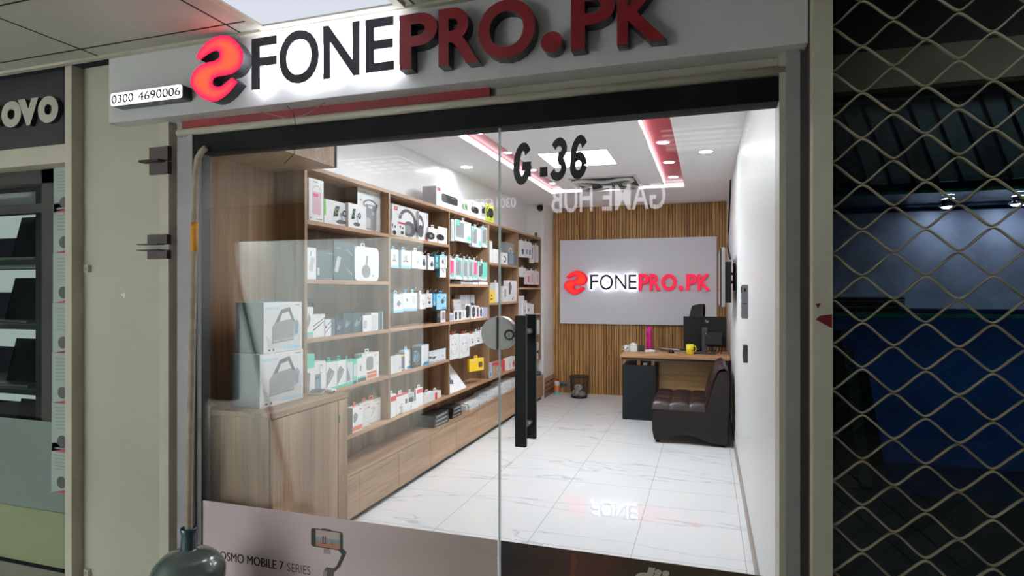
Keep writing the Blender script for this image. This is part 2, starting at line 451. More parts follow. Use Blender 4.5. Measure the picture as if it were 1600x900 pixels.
# house number
m = MB(); VIN = mat('black_vinyl', (.01, .01, .012), .4)
def arcpts(cx, cy, rx, ry, a0, a1, n=14): return [(cx + rx * math.cos(math.radians(a0 + (a1 - a0) * k / n)), cy + ry * math.sin(math.radians(a0 + (a1 - a0) * k / n))) for k in range(n + 1)]
def stroke_glyph(mb, paths, px0, px1, py0, py1, y, m_, wx=.37, wz=.20, shear=.14):
    """heavy slanted numeral: strokes on a unit box, thicker across than along"""
    a = at(px0, py0, Y=y); b = at(px1, py1, Y=y)
    for k, path in enumerate(paths):
        vs = []
        for i, (u, v) in enumerate(path):
            p, q = path[max(i - 1, 0)], path[min(i + 1, len(path) - 1)]
            tx, tz = (q[0] - p[0]), (q[1] - p[1]); L_ = math.hypot(tx, tz) or 1; nx, nz = -tz / L_, tx / L_
            for s_ in (-.5, .5):
                uu, vv = u + nx * wx * s_, v + nz * wz * s_
                uu = uu * (1 - shear) + shear * vv
                vs.append((a.x + (b.x - a.x) * uu, y - .0002 * k, b.z + (a.z - b.z) * vv))
        mb.add(vs, [(2 * i, 2 * i + 1, 2 * i + 3, 2 * i + 2) for i in range(len(path) - 1)], m_)
o_ = .10
G_P = [arcpts(.5, .5, .35, .5 - o_, 38, 322, 24), [(.50, .44), (1.0, .44)], [(.85, .44), (.85, .18)]]
T_P = [arcpts(.46, .73, .36, .27 - o_, 165, -90, 18), arcpts(.46, .29, .38, .29 - o_, 90, -165, 18), [(.40, .545), (.56, .53)]]
S_P = [arcpts(.5, .31, .35, .31 - o_, 0, 360, 24), arcpts(.52, .52, .37, .48 - o_, 38, 180, 16) + [(.15, .4), (.15, .3)]]
for gp, px0, px1, py0, py1 in ((G_P, 801, 832, 224, 288), (T_P, 860, 887, 216, 282), (S_P, 890, 919, 212, 279)): stroke_glyph(m, gp, px0, px1, py0, py1, YG - .006, VIN)
a, b = at(844, 262, Y=YG), at(856, 276, Y=YG)
m.add([(a.x, YG - .006, b.z), (b.x, YG - .006, b.z), (b.x, YG - .006, a.z), (a.x, YG - .006, a.z)], [(0, 1, 2, 3)], VIN)
m.build('house_number', d1)['label'] = 'black slanted G.36 lettering'
# lock
def half_disc(sgn, r=.068):
    return [(sgn * (.004 + r * math.sin(t * math.pi / 16)), r * math.cos(t * math.pi / 16)) for t in range(17)]
zc = at(783, 521, Y=YG - .02).z
for dr, sg in ((d2, -1), (d1, 1)):
    m = MB(); fn = lambda a, b, d: (-.80 + a, YG + d, zc + b)
    m.prism(half_disc(sg), fn, -.022, .022, STEEL)
    lk = m.build('lock_plate' if sg < 0 else 'lock', dr, bevel=.002)
    if sg > 0:
        q = MB(); q.prism(ell(.052, -.004, .022, .022, 24), fn, -.034, -.022, CHROME); q.prism(ell(.052, -.004, .013, .013, 20), fn, -.037, -.034, STEEL)
        q.prism([(.0505, -.012), (.0535, -.012), (.0535, .002), (.0505, .002)], fn, -.0375, -.037, BLACK); q.build('cylinder', lk)
# handle bars, outside and inside, with two through-bolts
h = MB().box(-.712, -.667, 2.225, 2.245, .893, 1.403, BLACK).build('door_handle', d1, bevel=.002)
h2 = MB().box(-.712, -.667, 2.365, 2.385, .893, 1.403, BLACK).build('door_handle', d1, bevel=.002)
for z in (.965, 1.335):
    m = MB(); m.tube([(-.69, 2.245, z), (-.69, 2.294, z)], .012, STEEL, 12); m.tube([(-.69, 2.306, z), (-.69, 2.366, z)], .012, STEEL, 12); m.build('spacer', h)

# posters on the lower glass
def grad(name, c0, c1, c2, axis=0, lo=0., hi=1.):
    m, nt, b = _new(name); N = nt.nodes.new; L = nt.links.new
    tc = N('ShaderNodeTexCoord'); sp = N('ShaderNodeSeparateXYZ'); L(tc.outputs['Generated'], sp.inputs[0])
    n = N('ShaderNodeTexNoise'); n.inputs['Scale'].default_value = 1.6; n.inputs['Detail'].default_value = 1; L(tc.outputs['Generated'], n.inputs['Vector'])
    ad = N('ShaderNodeMath'); ad.operation = 'MULTIPLY_ADD'; ad.inputs[1].default_value = .3; L(n.outputs[0], ad.inputs[0]); L(sp.outputs[axis], ad.inputs[2])
    r = N('ShaderNodeValToRGB'); r.color_ramp.elements[0].position = lo; r.color_ramp.elements[1].position = hi
    r.color_ramp.elements[0].color = (*c0, 1); r.color_ramp.elements[1].color = (*c2, 1)
    e = r.color_ramp.elements.new((lo + hi) / 2); e.color = (*c1, 1)
    L(ad.outputs[0], r.inputs[0]); L(r.outputs[0], b.inputs['Base Color']); b.inputs['Roughness'].default_value = .45
    return m
ZP = .492
PM = grad('mauve_poster_print', srgb(216, 190, 195), srgb(236, 214, 217), srgb(192, 172, 168), 0, .1, 1.15)
yp = YG - .0075
p1 = MB().box(-2.312, -.806, yp, yp + .002, .0, ZP, PM).build('poster', d2)
p1['label'] = 'mauve advertising poster with a phone gimbal'
PF = lambda k: (lambda a, b, d=0: (a, yp - .0004 * k, b))
def flat(mb, poly, k, m_): mb.add([PF(k)(a, b) for a, b in poly], [list(range(len(poly)))], m_)
def P2(px, py): q = at(px, py, Y=yp); return (q.x, q.z)
INK = mat('print_black', (.02, .018, .02), .5); INKG = mat('print_grey', srgb(96, 84, 86), .5)
m = MB()
a, b = P2(346, 866), P2(419, 905)
for o_ in (-.0012, 0, .0012): m.text('OSMO MOBILE 7', lambda u, v, d: (u + o_, yp - .0004 - abs(o_) * .05, v), INK, box=(P2(344, 870)[0], P2(443, 870)[0], .2205, .262))
m.text('SERIES', lambda u, v, d: (u, yp - .0004, v), INKG, box=(P2(449, 870)[0], P2(485, 870)[0], .2205, .260))
m.build('poster_lettering', p1)
m = MB()
SKYC = mat('print_sky', srgb(205, 190, 178), .5); SEA = mat('print_sea', srgb(150, 160, 170), .5); SAND = mat('print_sand', srgb(196, 132, 104), .5); FIG = mat('print_figure', srgb(110, 62, 50), .5); GIM = mat('print_charcoal', srgb(58, 54, 56), .5); LG = mat('print_light_grey', srgb(170, 160, 160), .5)
c = [P2(486, 827), P2(536, 829)]; x0, x1 = c[0][0], c[1][0]; z1, z0 = P2(511, 828)[1], P2(511, 857)[1]
wd, ht = x1 - x0, z1 - z0
flat(m, rrect(x0, z0, x1, z1, .012, .012), 1, INK)
U = lambda u, v: (x0 + u * wd, z0 + v * ht)
q = lambda u0, v0, u1, v1: [U(u0, v0), U(u1, v0), U(u1, v1), U(u0, v1)]
flat(m, q(.15, .06, .9, .94), 2, SKYC); flat(m, q(.15, .3, .9, .55), 3, SEA); flat(m, q(.15, .06, .9, .3), 3, SAND)
for u in (.38, .45): flat(m, [U(u - .02, .2), U(u + .02, .22), U(u + .03, .62), U(u - .015, .66)], 4, FIG)
flat(m, [U(.66, .24), U(.69, .24), U(.68, .42), U(.66, .42)], 4, FIG)
flat(m, q(.34, 1., .64, 1.06), 1, INK); flat(m, q(.4, -.28, .62, -.02), 1, LG)
arm = [P2(527, 858), P2(537, 858), P2(542, 863), P2(532, 885), P2(524, 893), P2(516, 893), P2(526, 884), P2(534, 866)]
flat(m, arm, 1, GIM); flat(m, [P2(510, 886), P2(524, 888), P2(522, 897), P2(518, 960), P2(508, 960), P2(506, 892)], 2, INKG)
flat(m, [P2(505, 893), P2(511, 890), P2(511, 905), P2(505, 905)], 3, LG)
m.build('gimbal_print', p1)
PM2 = grad('brown_poster_print', srgb(30, 24, 24), srgb(70, 42, 32), srgb(66, 54, 38), 0, .12, .75)
p2 = MB().box(-.792, .234, yp, yp + .002, .0, ZP, PM2).build('poster', d1)
p2['label'] = 'dark brown advertising poster'
m = MB(); a = P2(990, 890)
blob = mat('print_rust', srgb(112, 56, 36), .6)
flat(m, [P2(892, 864), P2(898, 876), P2(893, 890), P2(890, 905), P2(905, 930), P2(945, 930), P2(955, 900), P2(968, 884), P2(975, 874), P2(935, 870)], 1, mat('print_rust_dark', srgb(84, 44, 32), .6))
flat(m, [P2(892, 864), P2(900, 866), P2(902, 880), P2(897, 893), P2(900, 905), P2(890, 905), P2(893, 888)], 2, blob)
m.text('dji', lambda u, v, d: (u, yp - .0012, v), mat('print_cream', srgb(206, 200, 182), .5), bold=.05, shear=.25, box=(P2(990, 890)[0], P2(1046, 890)[0], P2(1015, 930)[1], P2(1015, 886)[1]))
m.build('poster_lettering', p2)

# ------------------------------------------------------------------ the shop sign over the door
LOGO = [(105, 270), (150, 205), (220, 140), (300, 105), (360, 97), (440, 120), (510, 185), (560, 265), (575, 340), (560, 410), (525, 465), (470, 498), (400, 506), (330, 508), (290, 520), (272, 560), (285, 590), (320, 612), (370, 605), (410, 578), (450, 545), (470, 540), (520, 590), (470, 650), (400, 715), (310, 755), (230, 740), (150, 690), (90, 620), (55, 560), (50, 500), (70, 440), (110, 390), (170, 360), (240, 348), (300, 344), (335, 322), (347, 290), (335, 258), (310, 243), (270, 250), (220, 270), (170, 300), (150, 315), (122, 296)]
LOGO = [((x - 50) / 525, 1 - (y - 97) / 658) for x, y in LOGO]
def smooth_poly(P, sharp):
    out = []; n = len(P)
    for i in range(n):
        p0, p1_, p2_, p3 = P[i - 1], P[i], P[(i + 1) % n], P[(i + 2) % n]
        out.append(p1_)
        if i in sharp or (i + 1) % n in sharp: continue
        out.append(tuple((-p0[k] + 9 * p1_[k] + 9 * p2_[k] - p3[k]) / 16 for k in (0, 1)))
    return out
LOGO = smooth_poly(LOGO, {0, 44, 43, 21, 22})
def logo_face_mat(strength):
    m = bpy.data.materials.new('glowing_logo_face'); m.use_nodes = True; nt = m.node_tree; nt.nodes.clear()
    o = nt.nodes.new('ShaderNodeOutputMaterial'); e = nt.nodes.new('ShaderNodeEmission'); a = nt.nodes.new('ShaderNodeAttribute'); a.attribute_name = 'glow'
    r = nt.nodes.new('ShaderNodeValToRGB')
    r.color_ramp.elements[0].color = (1., .005, .055, 1); r.color_ramp.elements[1].color = (1., .062, .028, 1)
    nt.links.new(a.outputs['Fac'], r.inputs[0]); nt.links.new(r.outputs[0], e.inputs[0]); e.inputs[1].default_value = strength
    nt.links.new(e.outputs[0], o.inputs[0]); return m
def logo(name, parent, x0, x1, z0, z1, yf, yb, strength, side):
    """translucent mirrored-S face over LEDs: the middle of the stroke is the hot part"""
    bm = bmesh.new(); lay = bm.verts.layers.float.new('glow')
    sx, sz = x1 - x0, z1 - z0
    vs = [bm.verts.new((x0 + a * sx, yf, z0 + b * sz)) for a, b in LOGO]
    f = bm.faces.new(vs); f.normal_update()
    bmesh.ops.triangulate(bm, faces=[f])
    # distance of every point to the outline sets how near the LED line it is
    for _ in range(3): bmesh.ops.subdivide_edges(bm, edges=[e for e in bm.edges if e.calc_length() > .03 * sx], cuts=1, use_grid_fill=False); bmesh.ops.triangulate(bm, faces=bm.faces[:])
    out = [(x0 + a * sx, z0 + b * sz) for a, b in LOGO]
    for v in bm.verts:
        d = 9.
        for i in range(len(out)):
            ax, az = out[i - 1]; bx, bz = out[i]
            t = max(0, min(1, ((v.co.x - ax) * (bx - ax) + (v.co.z - az) * (bz - az)) / ((bx - ax) ** 2 + (bz - az) ** 2 + 1e-12)))
            d = min(d, math.hypot(v.co.x - ax - t * (bx - ax), v.co.z - az - t * (bz - az)))
        v[lay] = min(1., d / (.13 * sx))
    me = bpy.data.meshes.new('logo_face'); bm.to_mesh(me); bm.free(); me.materials.append(logo_face_mat(strength))
    o = bpy.data.objects.new(name, me); C.objects.link(o); o.parent = parent; o['label'] = 'glowing red mirrored-S emblem'
    MB().prism([(x0 + a * sx, z0 + b * sz) for a, b in LOGO], lambda a, b, d: (a, d, b), yf + .001, yb, side).build('emblem_return', o)
    return o
RET = mat('charcoal_return', (.022, .022, .026), .35)
sg = thing('shop_sign', 'white shop sign panel with big raised letters and glowing red emblem over the door', 'sign', (0, 0, 0))
YSF = 2.20
m = MB().box(-2.80, .318, YSF, 2.33, 2.322, ZCOR - .005, SIGNW); m.build('panel', sg, bevel=.003)
YL = 2.145
HALO = emit('white_lit_acrylic', (.92, .94, 1.), L_HALO)
NAVY = mat('blue_black_face', (.006, .007, .014), .45)
DRED = mat('dark_red_face', srgb(122, 8, 22), .4)
def sign_letters(parent, spec, yf, yb, lit):
    for ch, px0, px1, py0, py1, kind in spec:
        a = at(px0, py0, Y=yf); b = at(px1, py1, Y=yf)
        top = at((px0 + px1) / 2, py0, Y=yf).z; bot = at((px0 + px1) / 2, py1, Y=yf).z
        mb = MB(); bx = (a.x, b.x, bot, top)
        if kind == 'f':
            # black face a little proud of a glowing acrylic body
            if ch == '.': continue
            mb.text(ch, lambda u, v, d: (u, yf + d, v), NAVY, NAVY, ext=.006, bold=.014, box=bx)
            o = mb.build('letter', parent); o['label'] = 'black letter with glowing white body'
            q = MB(); q.text(ch, lambda u, v, d: (u, yf + .0065 + d, v), HALO, HALO, ext=yb - yf - .0065, bold=.014, box=bx); q.build('letter_body', o)
        else:
            if ch == '.':
                mb.prism(ell((a.x + b.x) / 2, (top + bot) / 2, (b.x - a.x) / 2, (top - bot) / 2, 28), lambda u, v, d: (u, yf + d, v), 0, yb - yf, kind[0], kind[1])
            else:
                mb.text(ch, lambda u, v, d: (u, yf + d, v), kind[0], kind[1], ext=yb - yf, bold=.028, box=bx)
            o = mb.build('letter', parent); o['label'] = 'red capital letter' if ch != '.' else 'red dot'
K = (DRED, RET)
sign_letters(sg, [('F', 393, 431.5, 58, 138, 'f'), ('O', 436, 497.5, 47, 130, 'f'), ('N', 505, 561, 37, 120, 'f'), ('E', 571, 615, 28, 111, 'f'),
              ('P', 624, 683, 20, 106, K), ('R', 685, 748, 10, 100, K), ('O', 747, 836, -1, 91, K), ('.', 845, 879, 49, 82, K), ('P', 892, 961, -18, 75, K), ('K', 964, 1042, -26, 66, K)], YL, YSF, True)
a, b = at(298, 55, Y=YL), at(380, 158, Y=YL)
logo('emblem', sg, a.x, b.x, 2.345, 2.635, YL, YSF, L_LOGO, RET)
a, b = at(173, 140, Y=YL), at(285, 140, Y=YL)
m = MB(); z0, z1 = 2.379, 2.443
m.prism(rrect(a.x, z0, b.x, z1, .012, .012), lambda u, v, d: (u, d, v), YL + .001, YSF, RET)
pb = m.build('number_box', sg); pb['label'] = 'lit phone number box'
m = MB(); m.prism(rrect(a.x + .002, z0 + .002, b.x - .002, z1 - .002, .011, .011), lambda u, v, d: (u, d, v), YL - .002, YL + .001, emit('number_box_light', (.93, .97, 1), L_PHONE)); fb = m.build('face', pb)
m = MB()
for o_ in (-.0011, -.0004, .0004, .0011): m.text('0300', lambda u, v, d: (u + o_, YL - .003 - abs(o_) * .1, v + o_ * .5), NAVY, box=(a.x + .010, at(209, Y=YL).x, z0 + .012, z1 - .012))
m.build('lettering', fb); m = MB()
for o_ in (-.0011, -.0004, .0004, .0011): m.text('4690006', lambda u, v, d: (u + o_, YL - .003 - abs(o_) * .1, v + o_ * .5), NAVY, box=(at(216.5, Y=YL).x, b.x - .010, z0 + .012, z1 - .012))
m.build('lettering', fb)
# loose wires under the sign
m = MB(); m.tube([at(445, 162, Y=2.24), at(458, 175, Y=2.235), at(463, 200, Y=2.24), at(460, 240, Y=2.25), at(444, 256, Y=2.26)], .0016, BLACKM, 5)
m.tube([at(508, 160, Y=2.24), at(480, 178, Y=2.236), at(452, 186, Y=2.236), at(420, 178, Y=2.236), at(400, 171, Y=2.24)], .0016, mat('pale_wire', (.3, .28, .27), .6), 5)
tag(m.build('loose_wires'), 'thin loose wires dangling from the lower edge of the shop sign', 'wire')

# ================================================================== THINGS OUTSIDE THE DOOR
RUST = mat('rusty_angle_iron', srgb(58, 42, 42), .6, var=.3, vscale=30)
for i, (xa, ya, xb, yb_, desc) in enumerate(((220, 230, 254, 249, 'uppermost'), (220, 254, 254, 270, 'second from the top'), (217, 367, 253, 381, 'third from the top'), (217, 391, 253, 404, 'lowest'))):
    a, b = at(xa, ya, Y=2.24), at(xb, yb_, Y=2.24)
    m = MB(); up = i % 2 == 0
    m.box(a.x + .028, b.x + .01, 2.262, 2.266, b.z, a.z, RUST)
    z = b.z if up else a.z
    m.box(a.x, b.x - .012, 2.225, 2.266, z - .002, z + .002, RUST)
    m.box(b.x + .0, b.x + .014, 2.255, 2.28, b.z, a.z, RUST)
    tag(m.build('angle_bracket'), 'rusty brown angle iron on the cream pillar edge, %s of four' % desc, 'bracket', 'angle irons on the pillar')
# small white outlet plates on the pillar
a = at(136, 420, Y=2.27)
for pyz, lab in ((420, 'small square wall box on the pillar beside the cream post'), (895, 'small square wall box low on the pillar near the floor')):
    a = at(135, pyz, Y=2.268)
    m = MB().box(a.x - .012, a.x + .018, 2.262, 2.282, a.z - .018, a.z + .018, CREAM)
    m.box(a.x - .004, a.x + .010, 2.2605, 2.2625, a.z - .009, a.z + .009, mat('outlet_grey', (.25, .25, .23), .5))
    tag(m.build('wall_box', bevel=.002), lab, 'wall box')
a = at(195, 461, Y=2.28)
tag(MB().prism([(a.x - .03, a.z + .004), (a.x - .01, a.z + .008), (a.x + .0, a.z + .018), (a.x + .008, a.z), (a.x - .002, a.z - .02), (a.x - .012, a.z - .006)], lambda u, v, d: (u, d, v), 2.2785, 2.281, mat('chipped_plaster', (.72, .7, .66), .8)).build('paint_chip'), 'small pale paint chip in the middle of the sage pillar', 'paint chip')
# water jug with the long rod standing in its neck
jx, jy = -2.075, 1.985
JUG = mat('smoky_plastic', srgb(72, 82, 78), .22, coat=.3)
NECK = mat('blue_smoky_neck', srgb(44, 72, 80), .2, coat=.4)
t = thing('water_jug', 'smoky grey plastic water jug standing at the foot of the glass front', 'jug', (jx, jy, 0))
pr = [(.10, 0), (.138, .012), (.142, .03), (.142, .06), (.137, .072), (.142, .085), (.142, .16), (.137, .172), (.142, .185), (.142, .26), (.137, .272), (.143, .286), (.143, .325), (.137, .345), (.125, .362), (.119, .366), (.112, .378), (.090, .394), (.06, .404), (.036, .410), (.031, .416)]
MB().lathe(pr, (0, 0, 0), JUG, 40).build('body', t)
MB().lathe([(.031, .414), (.030, .44), (.028, .478), (.031, .482), (.033, .502), (.029, .505), (.027, .50), (.026, .42)], (0, 0, 0), NECK, 28).build('neck', t)
ROD = mat('weathered_rod', srgb(158, 142, 122), .6, var=.25, vscale=18)
tp = at(305, 300, Y=2.235)
pts = [Vector((jx, jy, .30)), Vector((jx, jy, .5)).lerp(tp, .0)]
for k in range(1, 11): pts.append(Vector((jx, jy, .5)).lerp(tp, k / 10))
pts += [at(306, 268, Y=2.237), at(309, 248, Y=2.24), at(315, 237, Y=2.243), at(322, 231, Y=2.247)]
t = thing('shutter_rod', 'tall pale rod standing in the water jug, bent over at the top', 'rod', (jx, jy, .3))
off = lambda ps: [Vector(p) - Vector((jx, jy, .3)) for p in ps]
MB().tube(off(pts), .0145, ROD, 10).build('pole', t)
b0, b1 = at(303.5, 349, Y=2.222), at(302.5, 394, Y=2.212)
base, top = Vector((jx, jy, .5)), tp
f0 = (b1.z - .5) / (tp.z - .5); f1 = (b0.z - .5) / (tp.z - .5)
MB().tube(off([base.lerp(top, f0 + (f1 - f0) * k / 4) for k in range(5)]), .0168, mat('orange_tape', srgb(196, 132, 30), .5), 12).build('tape_band', t)['label'] = 'orange tape wrapped round the rod'

# ------------------------------------------------------------------ neighbour shop on the left
struct(MB().box(-6, -3.10, 2.26, 2.36, 2.262, ZCOR, mat('black_fascia', (.014, .014, .016), .5)).build('wall_fascia'))
LETW = mat('warm_white_letters', srgb(176, 172, 162), .5)
t = thing('neighbour_sign', 'pale rounded letters on the black fascia of the shop beside the cream post', 'sign', (0, 0, 0))
for ch, px0, px1, py0, py1 in (('n', -34, 0, 162, 198), ('o', 2, 33, 158, 199), ('v', 28, 60, 154, 196), ('o', 59, 91, 150, 192)):
    a = at(px0, py0, Y=2.235); b = at(px1, py1, Y=2.235); zt = at((px0 + px1) / 2, py0, Y=2.235).z; zb = at((px0 + px1) / 2, py1, Y=2.235).z
    MB().text(ch, lambda u, v, d: (u, 2.235 + d, v), LETW, RET, ext=.025, bold=.045, box=(a.x, b.x, zb, zt)).build('letter', t)
struct(MB().box(-6, -3.10, 2.25, 2.36, 2.165, 2.262, CREAM).build('trim_7', bevel=.003))
DKF = mat('dark_bronze_frame', (.03, .029, .027), .4)
m = MB()
m.box(-3.48, -3.345, 2.345, 2.40, 0, 2.165, DKF); m.box(-6, -3.345, 2.345, 2.40, 2.09, 2.165, DKF); m.box(-6, -3.48, 2.345, 2.40, 1.93, 1.98, DKF); m.box(-6, -3.345, 2.345, 2.40, 0, .02, DKF)
m.box(-3.345, -3.25, 2.36, 2.4, 0, 2.165, mat('pale_green_jamb', srgb(150, 160, 150), .5))
struct(m.build('window_frame_1'))
wn = struct(MB().box(-6, -3.48, 2.368, 2.378, .02, 2.09, G_SHOP).build('window_1'))
FROST = bpy.data.materials.new('frosted_film'); FROST.use_nodes = True
b_ = FROST.node_tree.nodes['Principled BSDF']; b_.inputs['Base Color'].default_value = (.20, .25, .23, 1); b_.inputs['Alpha'].default_value = .8; b_.inputs['Roughness'].default_value = .5
MB().box(-6, -3.26, 2.338, 2.341, .30, .785, FROST).build('frosted_band', wn)['label'] = 'grey-green frosted film band'
MB().box(-6, -3.26, 2.336, 2.341, .0, .298, mat('olive_panel', srgb(122, 128, 98), .4, var=.06)).build('kick_panel', wn)['label'] = 'olive green lower panel'
LEAF = mat('leaflet_paper', srgb(146, 160, 154), .5); LEAFT = mat('leaflet_print', srgb(132, 142, 138), .6); LEAFR = mat('leaflet_red', srgb(150, 40, 60), .5); LEAFD = mat('leaflet_dark', srgb(66, 64, 66), .5)
for k, py in enumerate((332, 396, 474, 552, 630, 706, 770)):
    ztop = at(92, py - 78 if k else 262, Y=2.338).z; zbot = at(92, py, Y=2.338).z
    x0, x1 = at(85 - k * .6, py, Y=2.338).x, at(104 - k * .8, py, Y=2.338).x + .02
    y = 2.3345
    m = MB().box(x0, x1, y, y + .001, zbot, ztop, LEAF); H = ztop - zbot; Wd = x1 - x0
    for j in range(7): z = zbot + H * (.88 - .07 * j); m.box(x0 + Wd * .25, x1 - .004, y - .0004, y, z, z + H * .03, LEAFT)
    m.prism(ell(x0 + Wd * .72, zbot + H * .22, Wd * .33, H * .12, 16), lambda u, v, d: (u, d, v), y - .0005, y, LEAFD)
    m.prism([(x0 + .004, zbot + .002), (x1, zbot + .002), (x1, zbot + H * .07)], lambda u, v, d: (u, d, v), y - .0005, y, LEAFR)
    tag(m.build('leaflet'), 'printed leaflet with a red corner taped beside the left window, number %s down' % ('one', 'two', 'three', 'four', 'five', 'six', 'seven')[k], 'leaflet', 'leaflets down the window edge')
# display shelving with laptops behind that window
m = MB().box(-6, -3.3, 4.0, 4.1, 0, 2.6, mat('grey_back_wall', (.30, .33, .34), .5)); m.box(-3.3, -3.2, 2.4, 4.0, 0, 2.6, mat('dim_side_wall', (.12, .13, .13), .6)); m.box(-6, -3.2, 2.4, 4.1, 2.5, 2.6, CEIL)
struct(m.build('wall_neighbour'))
t = thing('display_rack', 'dark rack with bright back lights holding laptops behind the left window', 'rack', (-4.6, 2.9, 0))
SH = mat('rack_shelf', (.035, .035, .035), .4); SHT = mat('rack_top', srgb(120, 126, 122), .3)
zs = [2.16, 1.70, 1.287, .873, .46]
LB = emit('rack_backlight', (.84, .96, .96), .36)
for i, z in enumerate(zs):
    mm = MB().box(-1.4, .62, -.22, .28, z - .035, z - .004, SH); mm.box(-1.4, .62, -.21, .28, z - .004, z, SHT); mm.build('shelf', t)
MB().box(.60, .66, -.24, -.18, 0, 2.3, SH).build('upright', t)
for i, z in enumerate(zs[1:]):
    MB().box(-1.35, .60, .285, .29, z + .20, z + .37, LB).build('light_panel', t)
LAPB = mat('laptop_black', (.012, .012, .014), .25); LAPS = mat('laptop_silver', (.35, .36, .37), .3, metal=.6)
for i, (pxr, z, wname, sc) in enumerate(((67, 1.70, 'upper', 1), (56, 1.287, 'middle', 1), (58, .873, 'third', .95), (66, .46, 'lowest', 1))):
    xr = at(pxr, Y=2.78).x
    lt = thing('laptop', 'open black laptop on the %s shelf behind the left window' % wname, 'laptop', (xr, 2.72, z + .001), 0, 'laptops in the neighbour window')
    MB().box(-.36, 0, 0, .24, 0, .016, LAPS).build('base', lt, bevel=.003)
    m = MB(); m.prism([(-.36, 0), (0, 0), (0, .235), (-.36, .235)], lambda u, v, d: (u, .10 + v * .28 + d, .017 + v * 1.2), 0, .008, LAPB, LAPB)
    m.build('screen', lt)
tag(MB().box(-4.75, -4.35, 2.85, 2.87, 2.08 - .03, 2.09 - .03, emit('tube_lamp', (.93, .98, 1), 3.)).build('tube_lamp'), 'white tube lamp under the top shelf behind the left window', 'lamp')

# ------------------------------------------------------------------ neighbour shop on the right behind the sliding lattice
t = thing('lattice_gate', 'closed metal lattice gate of wavy joined strips beside the shop', 'gate', (0, 0, 0))
MB().box(.322, .382, 2.145, 2.205, 0, ZCOR, CREAM).build('post', t, bevel=.003)
m = MB(); a, b = at(1274, 472, Y=2.144), at(1300, 513, Y=2.144)
m.prism([(a.x, b.z + .028), (b.x, b.z), (b.x, b.z + .045), (a.x + .014, b.z + .04)], lambda u, v, d: (u, d, v), 2.1435, 2.145, mat('torn_red_sticker', srgb(112, 18, 30), .5))
m.prism([(a.x + .001, a.z - .006), (a.x + .016, a.z - .003), (a.x + .008, a.z - .022)], lambda u, v, d: (u, d, v), 2.1435, 2.145, mat('torn_red_sticker', (0, 0, 0)))
m.build('torn_sticker', t)['label'] = 'torn red sticker'
LAT = mat('lattice_metal', srgb(152, 143, 122), .45, metal=.25, var=.15, vscale=12)
m = MB(); pitch, vert = .1745, .0735
for i in range(-1, 37):
    zc_ = 2.354 - .0368 + (i - 3) * -vert
    pts = []
    if zc_ > ZCOR - .03 or zc_ < .03: continue
    sg_ = 1 if i % 2 else -1
    n = int(.80 / pitch * 16)
    for k in range(n + 1):
        ph = k / 16.; xx = .384 + ph * pitch
        tri = math.cos(2 * math.pi * ph)
        val = math.asin(.90 * tri) / math.asin(.90)
        pts.append((xx, 2.178 + .004 * sg_, zc_ + sg_ * .0338 * val))
    m.tube(pts, .0072, LAT, 6, flat=.55)
m.build('mesh', t)
# behind it: beam, pane, showcase
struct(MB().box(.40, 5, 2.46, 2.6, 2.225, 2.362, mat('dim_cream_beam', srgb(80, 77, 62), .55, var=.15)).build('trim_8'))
struct(MB().box(.40, 5, 2.50, 2.6, 2.362, ZCOR, BLACKM).build('wall_dark_fascia'))
struct(MB().box(.40, 5, 2.52, 2.528, 0, 2.225, glass('right_pane', (.75, .85, .9), .06)).build('window_2'))
m = MB().box(.38, 5, 4.2, 4.3, 0, 2.7, mat('navy_back_wall', srgb(64, 78, 110), .5, var=.3, vscale=2)); m.box(.37, .40, 2.53, 4.2, 0, 2.7, BLACKM)
struct(m.build('wall_right_shop'))
t = thing('glass_showcase', 'dim glass showcase with green-edged shelves behind the lattice gate', 'showcase', (1.2, 2.8, 0))
GE = mat('green_glass_edge', srgb(20, 120, 84), .15); GS = glass('green_shelf_glass', (.72, .86, .82), .06)
for z in (1.868, 1.40):
    a = MB().box(-.79, 1.2, -.16, .35, z, z + .008, GS).build('glass_shelf', t)
    MB().box(-.79, 1.2, -.163, -.1605, z - .001, z + .011, GE).build('shelf_edge', a)
MB().box(-.79, 1.2, .36, .40, .0, 1.86, mat('blue_panel', srgb(70, 108, 184), .35, var=.2, vscale=4)).build('blue_back', t)
MB().box(-.79, 1.2, .30, .355, 1.42, 1.85, mat('lilac_corridor_reflection', srgb(170, 172, 196), .4, var=.3, vscale=9)).build('painted_reflection', t)  # corridor reflection in the pane put into this sheet's lilac-grey colour
MB().box(-.79, 1.2, -.15, .34, .0, .72, mat('dark_counter', srgb(40, 44, 50), .25)).build('counter', t)
PUCK = emit('added_puck_glow', (.9, .93, 1.), 45.)  # lamps added to brighten the panels inside the showcase
for px_, lab_ in ((1482, 'small round lamp added under the upper glass shelf, nearer the gate post'), (1592, 'small round lamp added under the upper glass shelf, farther from the gate post')):
    q_ = at(px_, Y=2.98); t2 = thing('added_puck_lamp', lab_, 'lamp', (q_.x, 2.98, 1.866), 0, 'added showcase lamps')
    MB().lathe([(.034, 0), (.034, -.012), (.028, -.014)], (0, 0, 0), CHROME, 20).build('rim', t2)
    MB().lathe([(.027, -.013), (.02, -.018), (.0001, -.020)], (0, 0, 0), PUCK, 20).build('lens', t2)
STR = mat('dark_green_sheet', srgb(58, 66, 60), .35); STD = mat('black_sheet', srgb(26, 28, 28), .3)
for i in range(14):
    m = MB(); x0 = .41 + i * .075
    m.prism([(x0, 2.21), (x0 + .06, 2.21), (x0 + .16, 1.90), (x0 + .10, 1.90)], lambda u, v, d: (u, d, v), 2.58, 2.60, STR if i % 3 else STD)
    tag(m.build('hanging_sheet'), 'dark slanting sheet hung above the dim showcase, number %d from the gate post' % (i + 1), 'sheet', 'dark sheets over the showcase')
